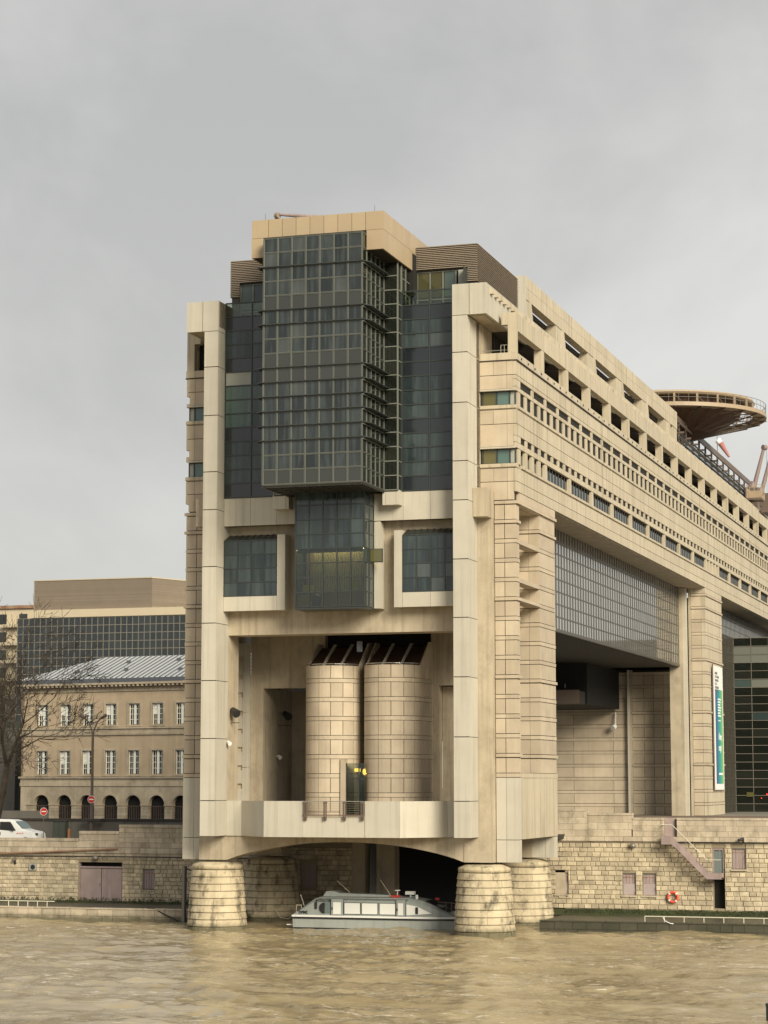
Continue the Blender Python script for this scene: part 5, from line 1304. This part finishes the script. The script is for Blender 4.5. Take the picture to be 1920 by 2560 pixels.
def noentry(x,y,z,yaw,lab,pole=True):
    t=thing('no_entry_sign',lab,'sign',(x,y,z))
    fr=Fr((x,y,z),(math.cos(yaw),math.sin(yaw),0),(math.sin(yaw),-math.cos(yaw),0))
    def d(r,b0,b1,name,mat):
        mb=MB(); n=24
        mb.v=[fr.p(r*math.cos(2*math.pi*i/n),b0,r*math.sin(2*math.pi*i/n)) for i in range(n)]+[fr.p(r*math.cos(2*math.pi*i/n),b1,r*math.sin(2*math.pi*i/n)) for i in range(n)]
        mb.f=[tuple(range(n)),tuple(range(n,2*n))]+[(i,(i+1)%n,n+(i+1)%n,n+i) for i in range(n)]; mb.build(name,mat,t,fix=True)
    d(.31,0,.02,'rim','white'); d(.28,.021,.03,'red_disc','red'); fr.box(MB(),-.19,.19,.031,.036,-.04,.045).build('white_bar','white',t)
    if pole: MB().tube((x,y+.05,5),(x,y+.05,z+.3),.035,None,8).build('pole','browns',t)
noentry(-29.3,25.6,8.62,R(10),'red no entry sign fixed high on the street lamp pole',False); noentry(-31.5,21.4,7.69,R(48),'red no entry sign on a pole beside the white van')
t=thing('electric_cabinet','dark green electric cabinet right of the white van','cabinet',(-29.8,20.8,5)); MB().box(-30.4,-29.3,20.8,21.4,5,6.93).build('cabinet_body','greend',t); MB().box(-30.43,-29.27,20.75,21.45,6.93,6.99).build('lid','black',t); MB().box(-30.35,-29.87,20.78,20.8,5.4,6.8).box(-29.83,-29.35,20.78,20.8,5.4,6.8).build('cabinet_door','greend',t)
tag(MB().prism([(-29.15,5.0),(-28.95,5.0),(-28.98,6.35),(-29.12,6.35)],20.9,21.1,'Y').build('orange_post','orangef',base=(-29.05,21,5),fix=True),'small faded orange marker post beside the dark green cabinet','post')
# ---- arcaded building
Aroot=thing('arcaded_building','ochre arcaded building with two rows of tall windows and pale zinc roof','building',(-51.4,100,5.4))
u=Vector((-math.sin(R(79)),math.cos(R(79)),0)); nrm=Vector((-u.y,u.x,0))
if nrm.y>0: nrm=-nrm
FA=Fr((-51.4,100,0),u,nrm); LEN=24.3; X0=-9.0
wall=MB(); PITCH=3.33
cent=[.0+1.15+PITCH*i for i in range(-3,7)]
# storeys of the wall with openings
def wallrow(z0,z1,half,zo0,zo1,th=.5,name='render'):
    a=X0
    for c in cent:
        FA.box(wall,a,c-half,-th,0,z0,z1); a=c+half
        FA.box(wall,c-half,c+half,-th,0,z0,zo0) if zo0>z0 else None
        FA.box(wall,c-half,c+half,-th,0,zo1,z1)
    FA.box(wall,a,LEN,-th,0,z0,z1)
wallrow(16.5,21.3,.78,16.75,19.25); wallrow(10.7,15.55,.78,10.95,13.75)
wall.build('rendered_wall','render',Aroot)
b=MB()
for z0,z1,o in ((9.55,9.95,.10),(9.95,10.45,.04),(10.45,10.68,.22),(15.56,15.8,.16),(15.8,16.3,.05),(16.3,16.48,.20),(20.7,20.95,.12),(21.3,21.5,.3),(21.5,21.75,.75)): FA.box(b,X0,LEN+o,-.4,o,z0,z1)
b.build('string_courses','render2',Aroot)
P=Pieces('cornice_bracket','render2',Aroot); a=X0+.3
while a<LEN+.3: P.fbox(FA,a,a+.25,.3,.7,21.28,21.49); a+=.62
P.done()
FA.box(MB(),X0,LEN-.3,-14,-.55,5.4,21.4).build('building_core','dark',Aroot)
FA.box(MB(),LEN-.3,LEN,-14,0,9.5,21.3).build('end_wall','render',Aroot)
fr_=MB()
for c in cent:
    for z0,z1 in ((10.95,13.75),(16.75,19.25)):
        w=FA.box(MB(),c-.78,c+.78,-.34,-.30,z0,z1).build('window','wing',Aroot)
        jm=MB(); 
        FA.box(jm,c-.14,c+.14,-.29,-.16,z0+.05,z1-.05); FA.box(jm,c-.78,c-.70,-.29,-.2,z0,z1); FA.box(jm,c+.70,c+.78,-.29,-.2,z0,z1); FA.box(jm,c-.7,c+.7,-.29,-.2,z1-.08,z1)
        for k in range(1,4): FA.box(jm,c-.7,c+.7,-.29,-.24,z0+k*(z1-z0)/4-.03,z0+k*(z1-z0)/4+.03)
        FA.box(jm,c-.44,c-.40,-.29,-.25,z0,z1); FA.box(jm,c+.40,c+.44,-.29,-.25,z0,z1)
        jm.build('window_joinery','winw',w)
        if random.random()<.5: FA.box(MB(),c+.15,c+.68,-.30,-.292,z0+1.2,z1-.1).build('blind','panelw',w)
        fr2=MB(); FA.box(fr2,c-1.0,c-.78,-.1,.07,z0-.1,z1+.22); FA.box(fr2,c+.78,c+1.0,-.1,.07,z0-.1,z1+.22); FA.box(fr2,c-.78,c+.78,-.1,.07,z1,z1+.22); FA.box(fr2,c-1.05,c+1.05,-.1,.12,z0-.22,z0-.1); fr2.build('window_surround','render2',Aroot)
# arcade
zi=7.40; ra=1.10
def archmesh(mb,c,r_in,z_s,z_top,half,b0,b1,n=14):
    pts=[(c-half,z_s),(c-r_in,z_s)]+[(c-r_in*math.cos(math.pi*i/n),z_s+r_in*math.sin(math.pi*i/n)) for i in range(1,n)]+[(c+r_in,z_s),(c+half,z_s),(c+half,z_top),(c-half,z_top)]
    k=len(mb.v); m=len(pts); mb.v+=[FA.p(a,b1,z) for a,z in pts]+[FA.p(a,b0,z) for a,z in pts]
    mb.f+=[(k+i,k+(i+1)%m,k+m+(i+1)%m,k+m+i) for i in range(m)]
    # front/back faces as quads strips
    for s0 in (k,k+m):
        for i in range(1,n+1):
            a=s0+i; bb=s0+i+1
            side = s0+m-1 if i<=n//2 else s0+m-2
            mb.f.append((a,bb,side))
        mb.f.append((s0,s0+1,s0+m-1)); mb.f.append((s0+n+1,s0+n+2,s0+m-2)); mb.f.append((s0+1+n//2,s0+m-2,s0+m-1))
b=MB()
for c in cent: archmesh(b,c,ra,zi,9.54,PITCH/2,-.5,0)
FA.box(b,cent[-1]+PITCH/2,LEN,-.5,0,5.3,9.54)
b.build('arcade_wall','render2',Aroot,fix=True)
P=Pieces('arcade_pier','render2',Aroot); Q=Pieces('impost','render',Aroot); V=Pieces('archivolt','render2',Aroot); G_=Pieces('arcade_gate','browns',Aroot)
for i,c in enumerate(cent):
    w=PITCH/2-ra
    for z in range(5): P.fbox(FA,c+ra+.0,c+PITCH-ra,-.5,.02,5.3+z*.4+.01,5.3+(z+1)*.4-.01)
    Q.fbox(FA,c+ra-.06,c+PITCH-ra+.06,-.5,.10,7.28,7.42)
    mb=MB(); n=14; k=0
    for j in range(n+1):
        a=math.pi*j/n
        for rr,bb in ((ra,0.0),(ra,.07),(ra+.24,.07),(ra+.24,0.0)): mb.v.append(FA.p(c-rr*math.cos(a),bb,zi+rr*math.sin(a)))
    for j in range(n):
        for q in range(4): mb.f.append((j*4+q,(j+1)*4+q,(j+1)*4+(q+1)%4,j*4+(q+1)%4))
    V.add(mb)
    mb=MB()
    for j in range(9): FA.box(mb,c-ra+.1+j*.245,c-ra+.14+j*.245,-.42,-.38,5.3,7.2)
    FA.box(mb,c-ra,c+ra,-.42,-.38,7.2,7.25); G_.add(mb)
P.done(); Q.done(); V.done(); G_.done()
# zinc roof
b=MB(); e0=FA.p(X0,.75,22.2); 
def quad(mb,pts): n=len(mb.v); mb.v+=pts; mb.f.append(tuple(range(n,n+len(pts))))
rz=25.25
quad(b,[FA.p(X0,.6,22.25),FA.p(LEN+.6,.6,22.25),FA.p(LEN-7.0,-7,rz),FA.p(X0,-7,rz)]); quad(b,[FA.p(LEN+.6,.6,22.25),FA.p(LEN+.6,-14,22.25),FA.p(LEN-7,-7,rz)]); quad(b,[FA.p(X0,-14.5,22.25),FA.p(X0,-7,rz),FA.p(LEN-7,-7,rz),FA.p(LEN+.6,-14.5,22.25)])
b.build('zinc_roof','zinc',Aroot); FA.box(MB(),X0,LEN+.65,.4,.72,21.76,22.22).build('gutter','zincd',Aroot)
P=Pieces('roof_seam','zincd',Aroot); a=X0+.4
while a<LEN+.3:
    t1=1.0 if a<LEN-7 else max(.03,(LEN+.6-a)/7.6); p0=Vector(FA.p(a,.6,22.28)); p1=Vector(FA.p(a,.6-7.6*t1,22.28+3.0*t1)); P.add(MB().tube(p0,p1,.09,None,4)); a+=.78
P.done()
for a,tt in ((17.5,.3),(12.0,.7),(10.5,.35),(5,.75),(2.5,.3)):
    q=FA.p(a,.6-7.6*tt,22.35+3.0*tt); MB().box(q[0]-.2,q[0]+.2,q[1]-.2,q[1]+.2,q[2]-.1,q[2]+.2).build('roof_vent','zincd',Aroot)
# ---- glass office block behind
Gb=thing('glass_office_block','dark glass office block with brown louvred top behind the zinc roofed building','building',(-85,160,5))
fr=Fr((-104,160,0),(1,0,0),(0,-1,0)); P=Pieces('glass_pane','officeg',Gb); Q2=Pieces('pale_blind_pane','glass2',Gb); fm=MB()
na,nz=34,15; da,dz=.935,1.19; z0=34.28-nz*dz
rr=random.Random(5)
for i in range(na):
    for k in range(nz): (Q2 if (k==nz-2 and i<6 and rr.random()<.6) or rr.random()<.02 else P).fbox(fr,i*da+.05,(i+1)*da-.05,-.03,0,z0+k*dz+.05,z0+(k+1)*dz-.05)
for i in range(na+1): fr.box(fm,i*da-.055,i*da+.055,-.06,.05,z0,34.28)
for k in range(nz+1): fr.box(fm,0,na*da,-.06,.045,z0+k*dz-.05,z0+k*dz+.05)
P.done(); Q2.done(); fm.build('window_grid','metal',Gb); MB().box(-103.8,-70,160.2,185,5,34.2).build('block_core','dark',Gb)
MB().box(-101.7,-68,159.8,186,34.35,35.5).build('roof_slab','tan',Gb)
P=Pieces('louvre_slat','slat',Gb); z=35.55
while z<39.9: P.box(-101.6,-82.5,160.3,160.42,z,z+.10); P.add(MB().hexa([(-82.5,160.3,z),(-82.4,160.3,z),(-76.9,173,z),(-77.0,173,z),(-82.5,160.3,z+.10),(-82.4,160.3,z+.10),(-76.9,173,z+.10),(-77.0,173,z+.10)])); z+=.135
P.done()
M['lback']=mottled('louvre_backing',(.17,.135,.10),piece=0,bump=0)
MB().prism([(-101.5,160.45),(-82.6,160.45),(-77.2,172.8),(-101.5,172.8)],35.5,39.9,'Z').build('plant_room','lback',Gb); MB().prism([(-101.7,160.2),(-82.4,160.2),(-76.8,173),(-101.7,173)],39.9,40.05,'Z').build('plant_room_cap','tan',Gb)
MB().box(-77,-68,168,172,35.5,37.2).box(-103.6,-101.8,165,170,35.5,38.6).build('roof_hut','tan',Gb)
MB().path([(-77,167,37.3),(-77,167,38.8),(-75.5,167,38.8),(-75.5,167,37.3)],.05,4).path([(-74,167,37.3),(-74,167,38.2),(-70,167,38.2)],.05,4).build('roof_antenna','metal',Gb)
# ---- far left apartment block
Ap=thing('apartment_block','pale beige apartment block with balconies at the far left behind the bare tree','building',(-125,185,5))
MB().box(-140,-109.5,185,205,5,38.0).build('wall','tan',Ap); MB().box(-140,-109.2,184.6,205.4,38.0,38.5).build('roof','rust',Ap)
P=Pieces('window','wing',Ap); Q2=Pieces('balcony','tan',Ap)
for k in range(11):
    z=6.5+k*2.9
    for i in range(8): x=-138.5+i*3.7; P.box(x,x+1.4,184.9,185.02,z,z+1.6)
    Q2.box(-139,-121,184.0,184.98,z-.6,z-.4); Q2.box(-119,-110,184.0,184.98,z-.6,z-.1)
P.done(); Q2.done()
MB().box(-112,-108,190,196,38.5,42).build('lift_hut','tan',Ap)
t=thing('green_clad_block','low dark green slatted building left of the arcaded building','building',(-86,120,5))
MB().box(-95,-77.5,121,135,5,17.8).build('block_core','greend',t); P=Pieces('cladding_slat','greend',t); z=8.3
while z<17.7: P.box(-83.5,-77.4,120.85,120.95,z,z+.22); z+=.3
P.done(); MB().box(-95,-84,120.4,120.98,5,17).build('concrete_bay','greyw',t); P=Pieces('dark_opening','dark',t)
P.box(-83,-78,120.9,120.99,5.6,8.1); P.done(); MB().box(-95,-70,104,104.4,5,6.6).build('low_wall','greyw',t)

# ================================================================== bare plane trees
def bare_tree(base,h,label,seed,lean=(0.35,0,1),levels=6):
    rnd=random.Random(seed); t=thing('bare_tree',label,'tree',base)
    trunk=MB(); limb=MB(); twig=MB(); leaf=MB()
    def grow(p,d,L,r,lv):
        r=max(r,.020)
        segs=3 if lv<3 else 2; q=Vector(p); dd=Vector(d)
        tgt=trunk if lv==0 else (limb if lv<3 else twig); n=8 if lv<2 else (5 if lv<4 else 3)
        for s_ in range(segs):
            dd=(dd+Vector((rnd.uniform(-1,1),rnd.uniform(-1,1),rnd.uniform(-.5,.7)))*(.10+.05*lv)).normalized(); e=q+dd*L/segs; r1=r*(.86 if s_<segs-1 else .78)
            tgt.tube(q,e,r,r1,n); q=e; r=r1
            if lv>=1 and rnd.random()<.70 and lv<levels:
                a=dd.orthogonal().normalized(); a.rotate(Matrix.Rotation(rnd.uniform(0,6.28),3,dd)); grow(q,(dd*.75+a*rnd.uniform(.5,1)).normalized(),L*rnd.uniform(.5,.75),r*.6,lv+1)
        if lv<levels:
            for _ in range(3 if lv<2 else 2):
                a=dd.orthogonal().normalized(); a.rotate(Matrix.Rotation(rnd.uniform(0,6.28),3,dd)); up=Vector((0,0,.18)); grow(q,(dd+a*rnd.uniform(.45,1.05 if lv<2 else .8)+up).normalized(),L*rnd.uniform(.62,.85),r*rnd.uniform(.62,.80),lv+1)
        elif rnd.random()<.16:
            s=rnd.uniform(.06,.12); k=len(leaf.v); a=Vector((rnd.uniform(-1,1),rnd.uniform(-1,1),rnd.uniform(-1,1))).normalized(); c=a.orthogonal().normalized()
            leaf.v+=[tuple(q-a*s),tuple(q+c*s),tuple(q+a*s),tuple(q-c*s)]; leaf.f.append((k,k+1,k+2,k+3))
    grow(Vector(base),Vector(lean).normalized(),h*.24,h*.017,0)
    trunk.build('trunk','bark',t); limb.build('limbs','bark',t); twig.build('twigs','bark',t,kind='stuff'); leaf.build('dead_leaves','leaf',t,kind='stuff')
bare_tree((-46.5,42,5),27,'large bare plane tree with spreading twigs left of the arcaded building',5,(.12,0,1))
bare_tree((-58.0,60,5),20,'second bare tree at the far left edge behind the large plane tree',12,(.1,0,1))
# mooring post at the near right
t=thing('mooring_post','black mooring post at the bottom right corner of the river','post',(34.72,-45,-1)); MB().tube((34.72,-45,-2),(34.72,-45,.66),.14,.14,16).build('post_shaft','black',t); MB().tube((34.72,-45,.66),(34.72,-45,.76),.17,.15,16).build('post_cap','black',t)
